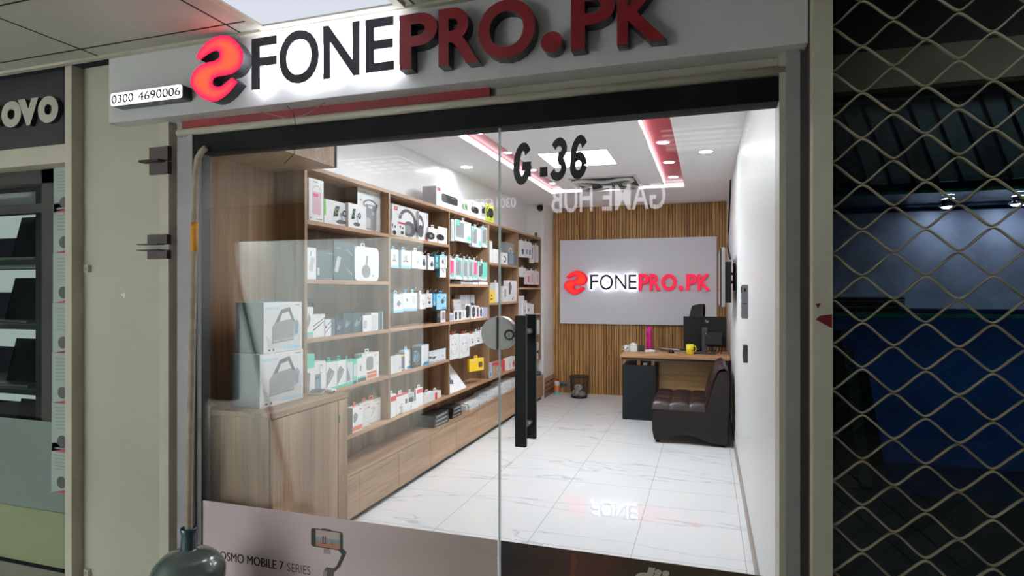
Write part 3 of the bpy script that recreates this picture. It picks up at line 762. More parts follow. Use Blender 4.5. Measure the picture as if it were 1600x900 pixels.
for i, (xo, h_) in enumerate(((.0, .62), (.05, .55), (.11, .45))):
    m = MB(); m.prism([(.43 + xo, .725), (.57 + xo, .725), (.50 + xo, .725 + h_), (.42 + xo, .725 + h_)], lambda u, v, d: (u, d, v), 2.66 + i * .03, 2.675 + i * .03, (STD, STR, STD)[i])
    tag(m.build('leaning_panel'), 'dark panel leaning in the showcase by the gate post, %s of three' % ('front', 'middle', 'rear')[i], 'panel', 'panels leaning in the showcase')
m = MB()
for k in range(6): m.box(.43, .72, 2.66, 2.9, 1.41 + k * .011, 1.418 + k * .011, STD if k % 2 else STR)
tag(m.build('sheet_stack'), 'flat stack of dark sheets lying on the green-edged shelf behind the gate', 'stack')

# ================================================================== THE SHOP'S FURNITURE
def lin(px, py, **k): return at(px, py, **k)
# ceiling panel light
a, b = at(838, 243, Z=ZC), at(966, 260, Z=ZC)
def led_panel(x, y, lab, L):
    t = thing('ceiling_panel_light', lab, 'ceiling light', (x, y, ZC), 0, 'square ceiling lights')
    f = MB()
    for s in (-1, 1): f.box(-.325, .325, s * .325, s * .300, -.010, 0, CEIL); f.box(s * .325, s * .300, -.3, .3, -.010, 0, CEIL)
    f.build('frame', t)
    MB().box(-.3, .3, -.3, .3, -.006, -.001, emit('panel_glow_%d' % L, (.90, .95, 1.), L)).build('diffuser', t)
led_panel(-1.12, 5.42, 'large square glowing ceiling light behind the G.36 lettering', L_PANEL)
led_panel(-1.12, 3.45, 'square ceiling light just inside the glass door', L_NEAR)
# downlights
DL = emit('downlight_glow', (.94, .97, 1.), L_DOWN)
def downlight(p, lab, grp, r=.045):
    t = thing('downlight', lab, 'downlight', (p.x, p.y, p.z), 0, grp)
    MB().lathe([(r + .014, 0), (r + .014, -.004), (r, -.008), (r, -.002)], (0, 0, 0), CEIL, 24).build('rim', t)
    MB().lathe([(r, -.0045), (.0001, -.0045)], (0, 0, 0), DL, 24).build('lens', t)
for k, (px, py) in enumerate(((1020, 181), (1036, 222), (1046, 253), (1052, 276))):
    p = at(px, py, Z=ZS); p.x = SX1 - SWD / 2
    downlight(p, 'downlight in the red recess by the white wall, %s from the door' % ('first', 'second', 'third', 'fourth')[k], 'recess downlights')
for k, (px, py) in enumerate(((729, 208), (779, 239), (817, 266), (848, 287))):
    p = at(px, py, Z=ZS); p.x = SX0 + SWD / 2 + .01
    downlight(p, 'downlight in the red recess on the shelf side, %s from the door' % ('first', 'second', 'third', 'fourth')[k], 'recess downlights', .035)
downlight(at(729, 260, Z=ZC), 'round downlight in the white ceiling above the shelves', 'white ceiling downlights', .055)
downlight(at(1103, 236, Z=ZC), 'round downlight in the white ceiling beside the white wall', 'white ceiling downlights', .055)
# ceiling air conditioner
p = at(950, 291, Z=ZC)
t = thing('ceiling_air_conditioner', 'ceiling air conditioner with dark grille and white curved frame', 'air conditioner', (-1.07, 6.72, ZC))
VD = mat('dark_grille', (.02, .02, .02), .8, spec=.1); VG = mat('grille_rib', (.08, .08, .08), .7, spec=.1); VW = mat('vent_frame', srgb(196, 194, 186), .4)
MB().box(-.36, .36, -.36, .36, -.012, 0, VW).build('housing', t)
m = MB().box(-.33, .33, -.33, .33, -.016, -.012, VD)
for k in range(22): m.box(-.32 + k * .03, -.312 + k * .03, -.32, .32, -.022, -.016, VG)
m.build('grille', t)
m = MB(); vs = []; n = 64
for k in range(n):
    th = 2 * math.pi * k / n; c_, s_ = math.cos(th), math.sin(th)
    q_ = abs(math.sin(2 * th)); ro = .22 + .22 * q_ ** 3; ri = ro - .05
    for r_, z_ in ((ro, -.022), (ro, -.045), (ri, -.045), (ri, -.022)): vs.append((c_ * r_, s_ * r_, z_))
fs = [(k * 4 + j, k * 4 + (j + 1) % 4, ((k + 1) % n) * 4 + (j + 1) % 4, ((k + 1) % n) * 4 + j) for k in range(n) for j in range(4)]
m.add(vs, fs, VW); m.build('curved_frame', t)
# security camera
p = at(845, 325, Y=8.04)
t = thing('security_camera', 'small black round security camera high on the white column', 'camera', (p.x - .01, 8.1, p.z))
MB().prism(ell(0, .02, .03, .03, 18), lambda u, v, d: (u, -d, v), 0., .02, BLACK).build('mount', t)
m = MB()
m.lathe([(.001, -.045), (.025, -.038), (.042, -.015), (.045, .01), (.035, .035), (.001, .045)], (0, -.06, -.0), BLACK, 20); m.build('ball', t)
# cable conduit + cable on the white wall
m = MB(); m.tube([at(1143, 236, X=XR - .008), at(1141, 300, X=XR - .01), at(1138, 360, X=XR - .012), at(1137, 385, X=XR - .015), at(1141, 405, X=XR - .03)], .009, BLACKM, 6)
tag(m.build('power_cable'), 'black cable running down the white wall to the wall screen', 'cable')
# wall-mounted screen seen edge on
t = thing('wall_screen', 'thin black television on a bracket on the white wall, seen edge-on', 'television', (.12, 6.15, 1.36))
MB().box(-.012, .0, -.45, .45, .0, .52, mat('screen_glass', (.02, .02, .024), .08)).build('screen', t)
MB().box(.0, .03, -.455, .455, -.006, .526, mat('silver_bezel', srgb(150, 146, 148), .3)).build('bezel', t, bevel=.003)
MB().box(.03, .085, -.44, .40, .03, .40, BLACK).build('back_cover', t, bevel=.006)
m = MB().box(.115, .13, -.12, .12, .14, .40, BLACKM); m.tube([(.12, .05, .3), (.09, -.1, .3), (.05, .0, .3)], .014, BLACKM, 8); m.tube([(.12, -.05, .22), (.09, .1, .22), (.05, .0, .22)], .014, BLACKM, 8); m.build('bracket', t)
# switch plates
p = at(1168, 470, X=XR)
t = thing('switch_plate', 'tall grey switch plate on the white wall near the sofa', 'switch', (XR, p.y, p.z))
GP = mat('grey_plate', srgb(128, 122, 128), .25)
MB().box(-.036, 0, -.045, .045, -.115, .105, GP).build('plate', t, bevel=.002)
MB().box(-.026, -.012, -.047, -.045, .060, .082, BLACK).build('sensor', t); MB().box(-.033, -.004, -.0465, -.045, -.02, -.016, BLACK).build('seam', t)
for k, z in enumerate((.075, .03, -.03, -.085)): MB().box(-.040, -.036, -.032, .032, z - .02, z + .018, BLACK if k == 0 else mat('switch_rocker', srgb(150, 140, 148), .3)).build('rocker', t)
p = at(1168, 552, X=XR)
t = thing('switch_plate', 'small dark socket plate low on the white wall', 'switch', (XR, p.y, p.z))
MB().box(-.028, 0, -.035, .035, -.06, .055, mat('dark_plate', srgb(62, 60, 60), .3)).build('plate', t, bevel=.002)
MB().box(-.030, -.028, -.018, .018, -.03, .02, BLACK).build('socket', t)

# wall sign inside
t = thing('wall_sign', 'white board on the slatted back wall with glowing red and black letters', 'sign', (0, 0, 0))
YP = YB - .05
a, b = at(875, 376, Y=YP), at(1120, 508, Y=YP)
MB().box(a.x, b.x, YP, YB + .0, 1.02, 2.235, mat('white_board', srgb(226, 226, 234), .35)).build('panel', t, bevel=.004)
YI = YP - .05
PINK = emit('lit_red_face', (1., .035, .10), .75); PSIDE = emit('lit_red_return', (1., .02, .07), .32)
def inner_letters(spec, bold):
    for ch, px0, px1, py0, py1, kind in spec:
        a = at(px0, HY, Y=YI); b = at(px1, HY, Y=YI); xm = (px0 + px1) / 2
        top = at(xm, py0, Y=YI).z; bot = at(xm, py1, Y=YI).z; bx = (a.x, b.x, bot, top); mb = MB()
        if kind == 'f':
            mb.text(ch, lambda u, v, d: (u, YI + d, v), NAVY, NAVY, ext=.008, bold=.006, box=bx); o = mb.build('letter', t); o['label'] = 'thin black letter with white halo light'
            q = MB(); q.text(ch, lambda u, v, d: (u, YI + .009 + d, v), emit('halo_inside', (.9, .95, 1.), 4.), ext=.03, bold=.006, box=bx); q.build('letter_body', o)
        elif ch == '.':
            mb.prism(ell((a.x + b.x) / 2, (top + bot) / 2, (b.x - a.x) / 2, (top - bot) / 2, 24), lambda u, v, d: (u, YI + d, v), 0, .049, PINK, PSIDE); mb.build('letter', t)['label'] = 'glowing red dot'
        else:
            mb.text(ch, lambda u, v, d: (u, YI + d, v), PINK, PSIDE, ext=.049, bold=.03, box=bx); mb.build('letter', t)['label'] = 'glowing red letter'
inner_letters([('F', 922, 935, 429, 452, 'f'), ('O', 937, 958, 429, 453, 'f'), ('N', 961, 979, 429, 452, 'f'), ('E', 982, 995, 429, 452, 'f'),
               ('P', 997.5, 1014, 428, 454, 1), ('R', 1015, 1032, 428, 454, 1), ('O', 1033, 1057, 428, 454, 1), ('.', 1060, 1068, 446, 454, 1), ('P', 1072, 1089, 428, 454, 1), ('K', 1090, 1110, 428, 454, 1)], 0)
a, b = at(881, 440, Y=YI), at(917.5, 440, Y=YI)
logo('emblem', t, a.x, b.x, 1.5 - (460 - 454) / 940 * 8.75, 1.5 + (454 - 423) / 940 * 8.75, YI, YP - .001, .9, PSIDE)

# desk
t = thing('desk', 'oak-topped office desk with a dark grey pedestal before the slatted wall', 'desk', (-.95, 7.05, 0))
GREY_P = mat('anthracite_laminate', srgb(28, 33, 35), .5, spec=.3)
MB().box(-.01, 1.19, -.01, .62, .725, .765, W_DESK).build('desktop', t, bevel=.003)
MB().box(.0, 1.18, .01, .60, .70, .724, mat('dark_underframe', (.03, .03, .03), .5)).build('under_frame', t)
pd = MB().box(.005, .385, .03, .55, .0, .632, GREY_P).build('pedestal', t, bevel=.002)
for z0, z1 in ((.02, .21), (.22, .41), (.42, .62)): MB().box(.02, .37, .55, .562, z0, z1, GREY_P).build('drawer', pd)
for x in (.17, .33):
    MB().box(x, x + .035, .08, .12, .632, .70, W_DESK).build('spacer_block', t)
MB().box(.40, 1.18, .30, .32, .08, .70, wood('oak_modesty', srgb(186, 146, 94), srgb(228, 190, 134), 'x', 5)).build('modesty_panel', t)
MB().box(1.15, 1.18, .03, .58, .0, .70, GREY_P).build('side_panel', t)
# mouse, papers and the rest on the desk
ZD = .766
def on_desk(px, py): p = at(px, py, Z=ZD); return p
MUGW = mat('glazed_white', (.75, .75, .73), .2); 
def mug(name, lab, p, r, h, m_, deco=None, ang=0., r2=None):
    t = thing(name, lab, 'mug', (p.x, p.y, ZD))
    r2 = r2 or r
    MB().lathe([(r * .85, 0), (r, .006), (r2, h), (r2 - .004, h), (r - .005, .01), (.001, .008)], (0, 0, 0), m_, 24).build('body', t)
    c_, s_ = math.cos(ang), math.sin(ang)
    MB().tube([(c_ * (r + q[0]), s_ * (r + q[0]), q[1] * h) for q in ((-.004, .82), (.018, .84), (.028, .6), (.024, .34), (-.003, .24))], .005, m_, 8).build('handle', t)
    if deco:
        d_ = MB()
        for th, z in deco:
            for k in range(5):
                A_ = th + k * .12
                d_.add([((r + .0015) * math.cos(A_ + u * .10), (r + .0015) * math.sin(A_ + u * .10), z * h + v * .012 * (1 + k % 2)) for u, v in ((0, 0), (1, .2), (.9, 1), (.1, .8))], [(0, 1, 2, 3)], BLACK)
        d_.build('pattern', t)
mug('mug', 'bright yellow mug with a dark motif near the front of the desk', on_desk(1078, 553.5), .040, .115, mat('yellow_glaze', srgb(236, 214, 40), .25), [(-1.3, .42), (-1.1, .3)], .0, .044)
mug('mug', 'white patterned cup on the corner of the desk', on_desk(979.5, 549), .034, .075, MUGW, [(-1.9, .3), (-1.5, .5)], 3.6)
p = on_desk(990, 549.5)
t = thing('tissue_box', 'small white card box with a tissue poking out on the desk corner', 'box', (p.x, p.y, ZD), .15)
MB().box(-.045, .045, -.03, .06, 0, .075, MUGW).build('carton', t, bevel=.004)
MB().sheet(lambda u, v: ((u - .5) * .09, .015 + .02 * math.sin(u * 7), .07 + .04 * v * (1 - abs(u - .5))), 8, 3, mat('tissue', (.8, .8, .8), .9)).build('tissue', t)
p = on_desk(1001, 549)
m = MB(); 
for k, (dx, dy) in enumerate(((-.02, 0), (.02, 0), (-.02, .04), (.02, .04))): m.box(dx - .018, dx + .018, dy - .018, dy + .018, 0, .075 - .006 * k, mat('mesh_pot', (.05, .05, .055), .4))
tt = m.build('pen_pot', loc=(p.x, p.y + .03, ZD)); tag(tt, 'black wire pen pot behind the white box on the desk', 'pen pot')
p = on_desk(1014.5, 546)
t = thing('water_bottle', 'magenta pink drinking bottle standing on the desk', 'bottle', (p.x, p.y, ZD))
PB = mat('magenta_plastic', srgb(196, 20, 128), .25, coat=.3)
MB().lathe([(.030, 0), (.038, .01), (.040, .07), (.034, .11), (.033, .14), (.040, .19), (.036, .225), (.027, .235)], (0, 0, 0), PB, 26).build('body', t)
MB().lathe([(.030, .236), (.032, .245), (.031, .272), (.022, .285), (.001, .286)], (0, 0, 0), mat('magenta_cap', srgb(220, 30, 150), .35), 24).build('cap', t)
p = on_desk(1016, 551)
m = MB(); rr = random.Random(5)
for k in range(3): m.lathe([(.001, 0), (.03 - .004 * k, .004), (.034 - .005 * k, .02), (.02, .032 + .006 * (k % 2)), (.001, .036)], (k * .035 - .03, rr.uniform(-.01, .01), 0), mat('crumpled_white', (.72, .72, .72), .8), 9)
tag(m.build('crumpled_tissue', loc=(p.x, p.y, ZD)), 'crumpled white tissue lying before the pink bottle', 'tissue')
p = on_desk(1045, 548)
t = thing('paper_stack', 'curling stack of white papers lying in the middle of the desk', 'papers', (p.x, p.y, ZD), .3)
for k in range(3): MB().sheet(lambda u, v: ((u - .5) * .26, (v - .5) * .18 + .01 * k, .002 + .006 * k + (.045 - .01 * k) * (1 - u) ** 2), 8, 2, MUGW).build('sheet', t)
p = on_desk(1049, 551.5)
t = thing('computer_mouse', 'small dark computer mouse in front of the papers', 'mouse', (p.x, p.y, ZD), 0)
MB().lathe([(.034, 0), (.036, .008), (.03, .024), (.018, .033), (.001, .036)], (0, 0, 0), BLACK, 20).build('shell', t); MB().box(-.004, .004, -.03, -.018, .026, .034, CHROME).build('wheel', t)
p = on_desk(1068, 548)
tag(MB().box(-.13, .13, -.05, .05, 0, .016, BLACK).build('keyboard', loc=(p.x + .05, p.y + .06, ZD), rz=.05, bevel=.003), 'thin black keyboard lying before the monitor', 'keyboard')
# monitor with its small computer on the back
mx, my = at(1101, Y=7.42).x, 7.42
t = thing('monitor', 'black desktop monitor seen from behind on the desk', 'monitor', (mx, my, ZD))
MB().box(-.24, .24, -.01, .025, .075, .425, BLACKM).build('screen_back', t, bevel=.006)
MB().box(-.242, .242, .025, .035, .073, .427, BLACK).build('bezel', t)
st = MB().box(-.03, .03, -.06, -.015, .0, .30, mat('stand_grey', srgb(70, 72, 78), .3)).build('stand', t)
MB().box(-.13, .13, -.14, .10, .0, .012, mat('stand_grey', (0, 0, 0))).build('stand_base', t, bevel=.004)
pc = MB().box(.0, .19, -.12, -.06, .11, .25, mat('mini_computer', srgb(34, 34, 34), .5)).build('mini_computer', t, bevel=.004); pc['label'] = 'small dark computer clipped behind the monitor'
MB().box(.01, .018, -.1215, -.12, .228, .24, MUGW).build('indicator', pc)
m = MB(); a_ = lambda u, v, d: (u, -.0115, v)
m.text('hp', a_, mat('badge_silver', (.6, .6, .6), .3), shear=.3, box=(.005, .045, .35, .395)); m.build('badge', t)
m = MB()
for k in range(4): m.tube([(.08 + .03 * k, -.03, .12), (.10 + .03 * k, -.09, .05 + .02 * (k % 2)), (.06 + .04 * k, -.05, .006)], .004, BLACKM, 5)
m.build('cables', t)
# swivel chair behind the desk
t = thing('office_chair', 'dark high-backed office chair behind the desk monitor', 'chair', (-.34, 7.98, 0), math.radians(-62))
CH = mat('charcoal_mesh', srgb(54, 52, 54), .8)
m = MB()
def back(u, v):
    w_ = .23 * (1 - .35 * v ** 3); return ((u - .5) * 2 * w_ + .03 * v, .18 + .10 * v + .05 * (2 * u - 1) ** 2 * -1, .55 + .75 * v + .03 * (1 - (2 * u - 1) ** 2))
m.sheet(back, 10, 12, CH); m.sheet(lambda u, v: tuple(Vector(back(u, v)) + Vector((0, .03, 0))), 10, 12, CH); m.build('backrest', t)
MB().box(-.24, .24, -.25, .22, .44, .52, CH).build('seat', t, bevel=.03)
MB().tube([(0, 0, .08), (0, 0, .44)], .03, BLACK, 10).build('column', t)
for k in range(5):
    A_ = k * 2 * math.pi / 5; l_ = MB().tube([(0, 0, .10), (math.cos(A_) * .28, math.sin(A_) * .28, .07)], .018, BLACK, 8).build('leg', t)
    MB().lathe([(.02, 0), (.026, .02), (.02, .05)], (math.cos(A_) * .28, math.sin(A_) * .28, 0), BLACK, 10).build('castor', l_)
tag(MB().box(0, .05, 0, .09, 0, .025, MUGW).build('small_packet', loc=(at(1004, 568, Y=7.12).x, 7.14, .633), bevel=.003), 'small white packet in the gap above the desk pedestal', 'packet')

# leather sofa seat
t = thing('armless_sofa', 'dark brown leather armless sofa seat with its back to the white wall', 'sofa', (-.52, 6.07, 0))
LEA = mat('brown_leather', srgb(46, 28, 26), .34, spec=.5, bump=.06, bscale=60, var=.12, vscale=3)
LEAS = mat('brown_leather_side', srgb(33, 26, 25), .5, spec=.3, bump=.05, bscale=80)
WS = .86
# side profile: seat box with arched underside and a raked back
arch = [(.02, .035)] + [(.10 + .44 * k / 14, .035 + .062 * math.sin(math.pi * k / 14)) for k in range(15)] + [(.70, .02), (.715, .40), (.725, .62), (.715, .69), (.69, .725), (.655, .73), (.62, .71), (.58, .62), (.53, .46), (.50, .335), (.02, .325), (.0, .30), (.0, .12)]
arch = [(x_, z_) for x_, z_ in arch]
for s_, nm in ((0, 'side_panel'), (1, 'side_panel')):
    y0_ = 0 if s_ == 0 else WS - .03
    MB().prism(arch, lambda u, v, d: (u, d, v), y0_, y0_ + .03, LEAS).build(nm, t, bevel=.006)
MB().prism([(.0, .12), (.715, .12), (.715, .30), (.0, .30)], lambda u, v, d: (u, d, v), .03, WS - .03, LEAS).build('base', t)
def tuft(nu, nv, u, v): return abs(math.sin(math.pi * u * nu)) ** .45 * abs(math.sin(math.pi * v * nv)) ** .45
m = MB()
def seat_top(u, v):
    e = min(1, min(u, 1 - u) / .06) ** .5 if min(u, 1 - u) < .06 else 1; e2 = min(1, (min(v, 1 - v) / .05)) ** .5
    return (-.02 + .56 * u, .0 + WS * v, .33 + .085 * (e * e2) + .028 * (tuft(3, 3, u, v) - .8) * e * e2)
m.sheet(seat_top, 48, 48, LEA)
m.build('seat_cushion', t)
m = MB()
def back_f(u, v):
    # v runs up the front of the back and over its top
    pth = [(.50, .36), (.54, .50), (.575, .62), (.60, .70), (.63, .745), (.67, .755), (.705, .735), (.715, .69)]
    q_ = v * (len(pth) - 1); i_ = min(int(q_), len(pth) - 2); f_ = q_ - i_
    x_ = pth[i_][0] + (pth[i_ + 1][0] - pth[i_][0]) * f_; z_ = pth[i_][1] + (pth[i_ + 1][1] - pth[i_][1]) * f_
    e = min(1, min(u, 1 - u) / .05) ** .5
    b_ = .022 * tuft(3, 2.2, u, v) * e + .012 * e
    nx, nz = (-.9, .35) if v < .6 else (-.2, .9)
    return (x_ + nx * b_, WS * u, z_ + nz * b_)
m.sheet(back_f, 45, 42, LEA); m.build('back_cushion', t)
MB().box(.70, .722, .03, WS - .03, .05, .69, LEAS).build('rear_panel', t)
for x_, y_ in ((.05, .06), (.66, .06), (.05, WS - .06), (.66, WS - .06)): MB().lathe([(.02, 0), (.024, .036)], (x_, y_, 0), BLACK, 12).build('foot', t)

# wire waste bin
p = at(905, 621, Z=0)
t = thing('waste_bin', 'black wire mesh waste bin standing against the slatted wall', 'bin', (p.x, p.y, 0))
WIRE = mat('black_wire', (.01, .01, .01), .4)
m = MB(); n = 44
for k in range(n):
    a0 = 2 * math.pi * k / n
    for s_ in (-1, 1):
        m.tube([((.108 + .024 * f) * math.cos(a0 + s_ * f * .8), (.108 + .024 * f) * math.sin(a0 + s_ * f * .8), .01 + .285 * f) for f in (0, .25, .5, .75, 1)], .0016, WIRE, 4, cap=False)
m.build('mesh_wall', t)
MB().lathe([(.128, .288), (.138, .292), (.140, .300), (.134, .304), (.128, .300)], (0, 0, 0), WIRE, 32).build('rim', t)
MB().lathe([(.106, .0), (.112, .004), (.112, .028), (.104, .03), (.001, .012)], (0, 0, 0), WIRE, 32).build('base', t)
rr = random.Random(2)
for k, (dx, dy, dz, lab) in enumerate(((-.045, -.03, .03, 'crumpled white paper at the bottom of the wire bin'), (.045, -.025, .03, 'smaller crumpled paper beside it in the wire bin'), (-.01, -.02, .115, 'torn pale paper on top in the wire bin'))):
    me = MB(); bmv = []
    R_ = (.05, .04, .045)[k]
    me.sheet(lambda u, v: tuple((R_ * (1 + .35 * math.sin(7 * u * 6.283 + 5 * v * 3 + k)) * math.sin(math.pi * v) * math.cos(u * 6.283), R_ * (1 + .3 * math.cos(5 * u * 6.283 + k)) * math.sin(math.pi * v) * math.sin(u * 6.283), R_ * math.cos(math.pi * v) + R_)), 24, 12, MUGW, False)
    tag(me.build('crumpled_paper', loc=(p.x + dx, p.y + dy, dz - .015)), lab, 'paper', 'papers in the waste bin')
# spray can and floor socket by the column
p = at(870, 610, Z=0)
t = thing('spray_can', 'slim orange and white spray can on the floor by the column', 'spray can', (at(870.5, Y=8.52).x, 8.52, 0))
MB().lathe([(.034, 0), (.036, .01), (.036, .045)], (0, 0, 0), mat('pale_green_can', srgb(140, 190, 180), .3), 20).build('foot_ring', t)
MB().lathe([(.0361, .045), (.0361, .125)], (0, 0, 0), mat('orange_label', srgb(232, 120, 50), .35), 20).build('label_band', t)
MB().lathe([(.036, .125), (.036, .175), (.02, .19)], (0, 0, 0), MUGW, 20).build('shoulder', t)
MB().lathe([(.024, .185), (.025, .205), (.018, .212), (.001, .212)], (0, 0, 0), mat('red_cap', srgb(200, 40, 50), .35), 20).build('cap', t)
p = at(882, 601, Y=YB)
t = thing('socket_box', 'grey socket box low on the slatted wall beside the bin', 'socket', (p.x, YB, p.z))
MB().box(-.075, .075, -.02, 0, -.045, .045, GP).build('plate', t, bevel=.003)
for dx in (-.035, .02): MB().box(dx - .02, dx + .02, -.023, -.02, -.02, .02, mat('dark_plate', (0, 0, 0))).build('outlet', t)

# ================================================================== CABINETS AND SHELVES
# low cupboard and overhead box in the niche by the glass
XC = -1.97
t = thing('low_cupboard', 'oak cupboard by the glass with two big speaker boxes on its top', 'cupboard', (XC, 2.36, 0))
m = MB().box(-.43, -.02, .012, .545, .0, .885, W_V); m.box(-.228, -.02, .545, .64, .0, .885, W_V); m.build('body', t)
MB().prism([(-.43, 0), (0, 0), (0, .65), (-.228, .65), (-.228, .545), (-.43, .545)], lambda u, v, d: (u, v, d), .886, .914, W_H).build('worktop', t, bevel=.002)
dd = MB().box(-.018, .0, .016, .545, .03, .880, W_V).build('door', t)
MB().box(-.018, .0, .552, .64, .0, .880, W_V).build('side_strip', t)
MB().box(.0, .010, .547, .560, .76, .80, STEEL).build('hinge', dd)
t = thing('overhead_cabinet', 'oak overhead box under the ceiling beside the glass', 'cabinet', (XC, 2.36, 2.185))
MB().box(-.43, .0, .0, .53, .0, .52, W_X).build('body', t)
MB().box(-.002, .004, .515, .53, .0, .52, BLACKM).build('edge_strip', t)

COLS = [at(px, X=XS).y for px in (478, 608.5, 702, 764, 810, 845)]
XBK = -2.40
BT = .024
unit = thing('wall_shelving', 'long oak wall shelving full of boxed gadgets along the side wall', 'shelving', (0, 0, 0))
def board(c, ztop, x=XS): return MB().box(XBK, x, COLS[c] + .011, COLS[c + 1] - .011, ztop - BT, ztop, W_EDGE).build('shelf_board', unit)
MB().box(XBK, XS, COLS[0] - .012, COLS[5] + .012, 2.206, 2.230, W_EDGE).build('top_board', unit)
MB().box(XBK, XS, COLS[0] - .012, COLS[5] + .012, .541, .565, W_EDGE).build('bottom_board', unit)
for k, y in enumerate(COLS): MB().box(XBK, XS, y - .012, y + .012, .565, 2.206, W_V if k in (0,) else W_V).build('divider', unit)
MB().box(XW + .001, XBK, COLS[0] - .012, COLS[5] + .012, .340, 2.230, wood('oak_back_panel', srgb(104, 76, 54), srgb(146, 112, 82), 'z')).build('back_panel', unit)
SHELVES = {0: (1.91, 1.565, 1.22, .886), 1: (1.91, 1.22, .886), 2: (1.56, 1.22), 3: (1.80, 1.37), 4: (1.54, 1.19)}
for c, zz in SHELVES.items():
    for z in zz: board(c, z)
HOOK = mat('hook_wire', (.62, .62, .62), .25, metal=1.)
def hook(y, z, x=-2.205):
    MB().tube([(XBK, y, z), (x - .01, y, z), (x, y, z + .008), (x + .006, y, z + .022)], .0028, HOOK, 6).build('hook', unit)
# drawers below, deeper than the shelves
t = thing('drawer_cabinet', 'long low oak drawer cabinet under the wall shelving', 'cabinet', (XD, COLS[0], 0))
Y0D, Y1D = 3.015 - COLS[0], 8.098 - COLS[0]
MB().box(-.248, -.02, Y0D, Y1D, .04, .312, W_V).build('carcass', t)
MB().box(-.245, -.035, Y0D, Y1D, .0, .04, BLACKM).build('plinth', t)
MB().box(-.248, .0, Y0D, Y1D, .313, .335, W_DRAWER).build('top', t)
y = 2.916 - COLS[0]
for k in range(10):
    a_, b_2 = max(y, Y0D), min(y + .53, Y1D)
    dw = MB().box(-.019, .0, a_ + .002, b_2 - .002, .042, .309, W_DRAWER).build('drawer', t)
    y += .53

# ------------------------------------------------------------------ printed boxes
PAL = dict(white=(.80, .80, .80), off=(.70, .70, .68), pale=(.62, .66, .67), lgrey=(.48, .49, .50), grey=(.27, .28, .29), dgrey=(.10, .10, .11), black=(.018, .018, .02),
           mint=(.14, .62, .47), teal=(.03, .26, .30), lblue=(.36, .66, .82), blue=(.06, .38, .66), dblue=(.02, .12, .26), navy=(.03, .045, .09), red=(.62, .03, .05), orange=(.72, .16, .05), yellow=(.85, .55, .03),
           lime=(.72, .85, .04), green=(.22, .60, .12), pink=(.72, .08, .22), rose=(.66, .42, .50), lilac=(.42, .42, .60), purple=(.16, .14, .42), brown=(.16, .09, .06), tan=(.42, .30, .22), slate=(.10, .14, .17), dteal=(.05, .09, .10), steel=(.22, .30, .38), cream=(.72, .66, .55))
def col(n): return mat('print_%s_card' % n, PAL[n], .4)
ZB = {}
QUEUE = []
def view_depth(x, y): return -x * sn + y * cs
def product(name, label, cat, px0, px1, pyt, zb=None, pyb=None, X=-2.215, rz=90., dep=.06, body='white', deco=(), group='boxed gadgets on the wall shelving', tab=None, side=None, top=None, lean=0., ex=0., hk=False):
    """a carton whose front (facing the room) spans px0..px1 in the photo; stands on zb or hangs with its lower edge at pyb"""
    y1 = at(px1, X=X).y; y0 = at(px0, X=X).y
    dr = view_depth(X, y1)
    zt = CAMZ + (HY - pyt) / F_PX * dr
    if zb is None: zb = CAMZ + (HY - pyb) / F_PX * dr
    else: zb += .0006
    if zb < 2.2 and X < XS + .005:      # stay inside the bay between two dividers
        c = max(k for k in range(5) if COLS[k] <= (y0 + y1) / 2)
        y0, y1 = max(y0, COLS[c] + .0135), min(y1, COLS[c + 1] - .0135)
    dep = min(dep, X + 2.398)
    QUEUE.append(dict(name=name, label=label, cat=cat, y0=y0, y1=y1, zb=zb, zt=zt, X=X, rz=rz, dep=dep, body=body, deco=deco, group=group, tab=tab, side=side, top=top, lean=lean, ex=ex, hk=hk))
def flush():
    for i, a in enumerate(QUEUE):
        for b in QUEUE[i + 1:]:
            if min(a['zt'], b['zt']) - max(a['zb'], b['zb']) < .001: continue
            ov = min(a['y1'], b['y1']) - max(a['y0'], b['y0'])
            if ov < .0005: continue
            f, r = (a, b) if a['X'] >= b['X'] else (b, a)
            if f['X'] - f['dep'] > r['X'] + .0005: continue
            if f['X'] - r['X'] > .0045: f['dep'] = f['X'] - r['X'] - .001
            else:
                lo, hi = (a, b) if a['y0'] <= b['y0'] else (b, a)
                lo['y1'] = hi['y0'] - .0008
    for q in QUEUE: build_product(**q)
    QUEUE.clear()
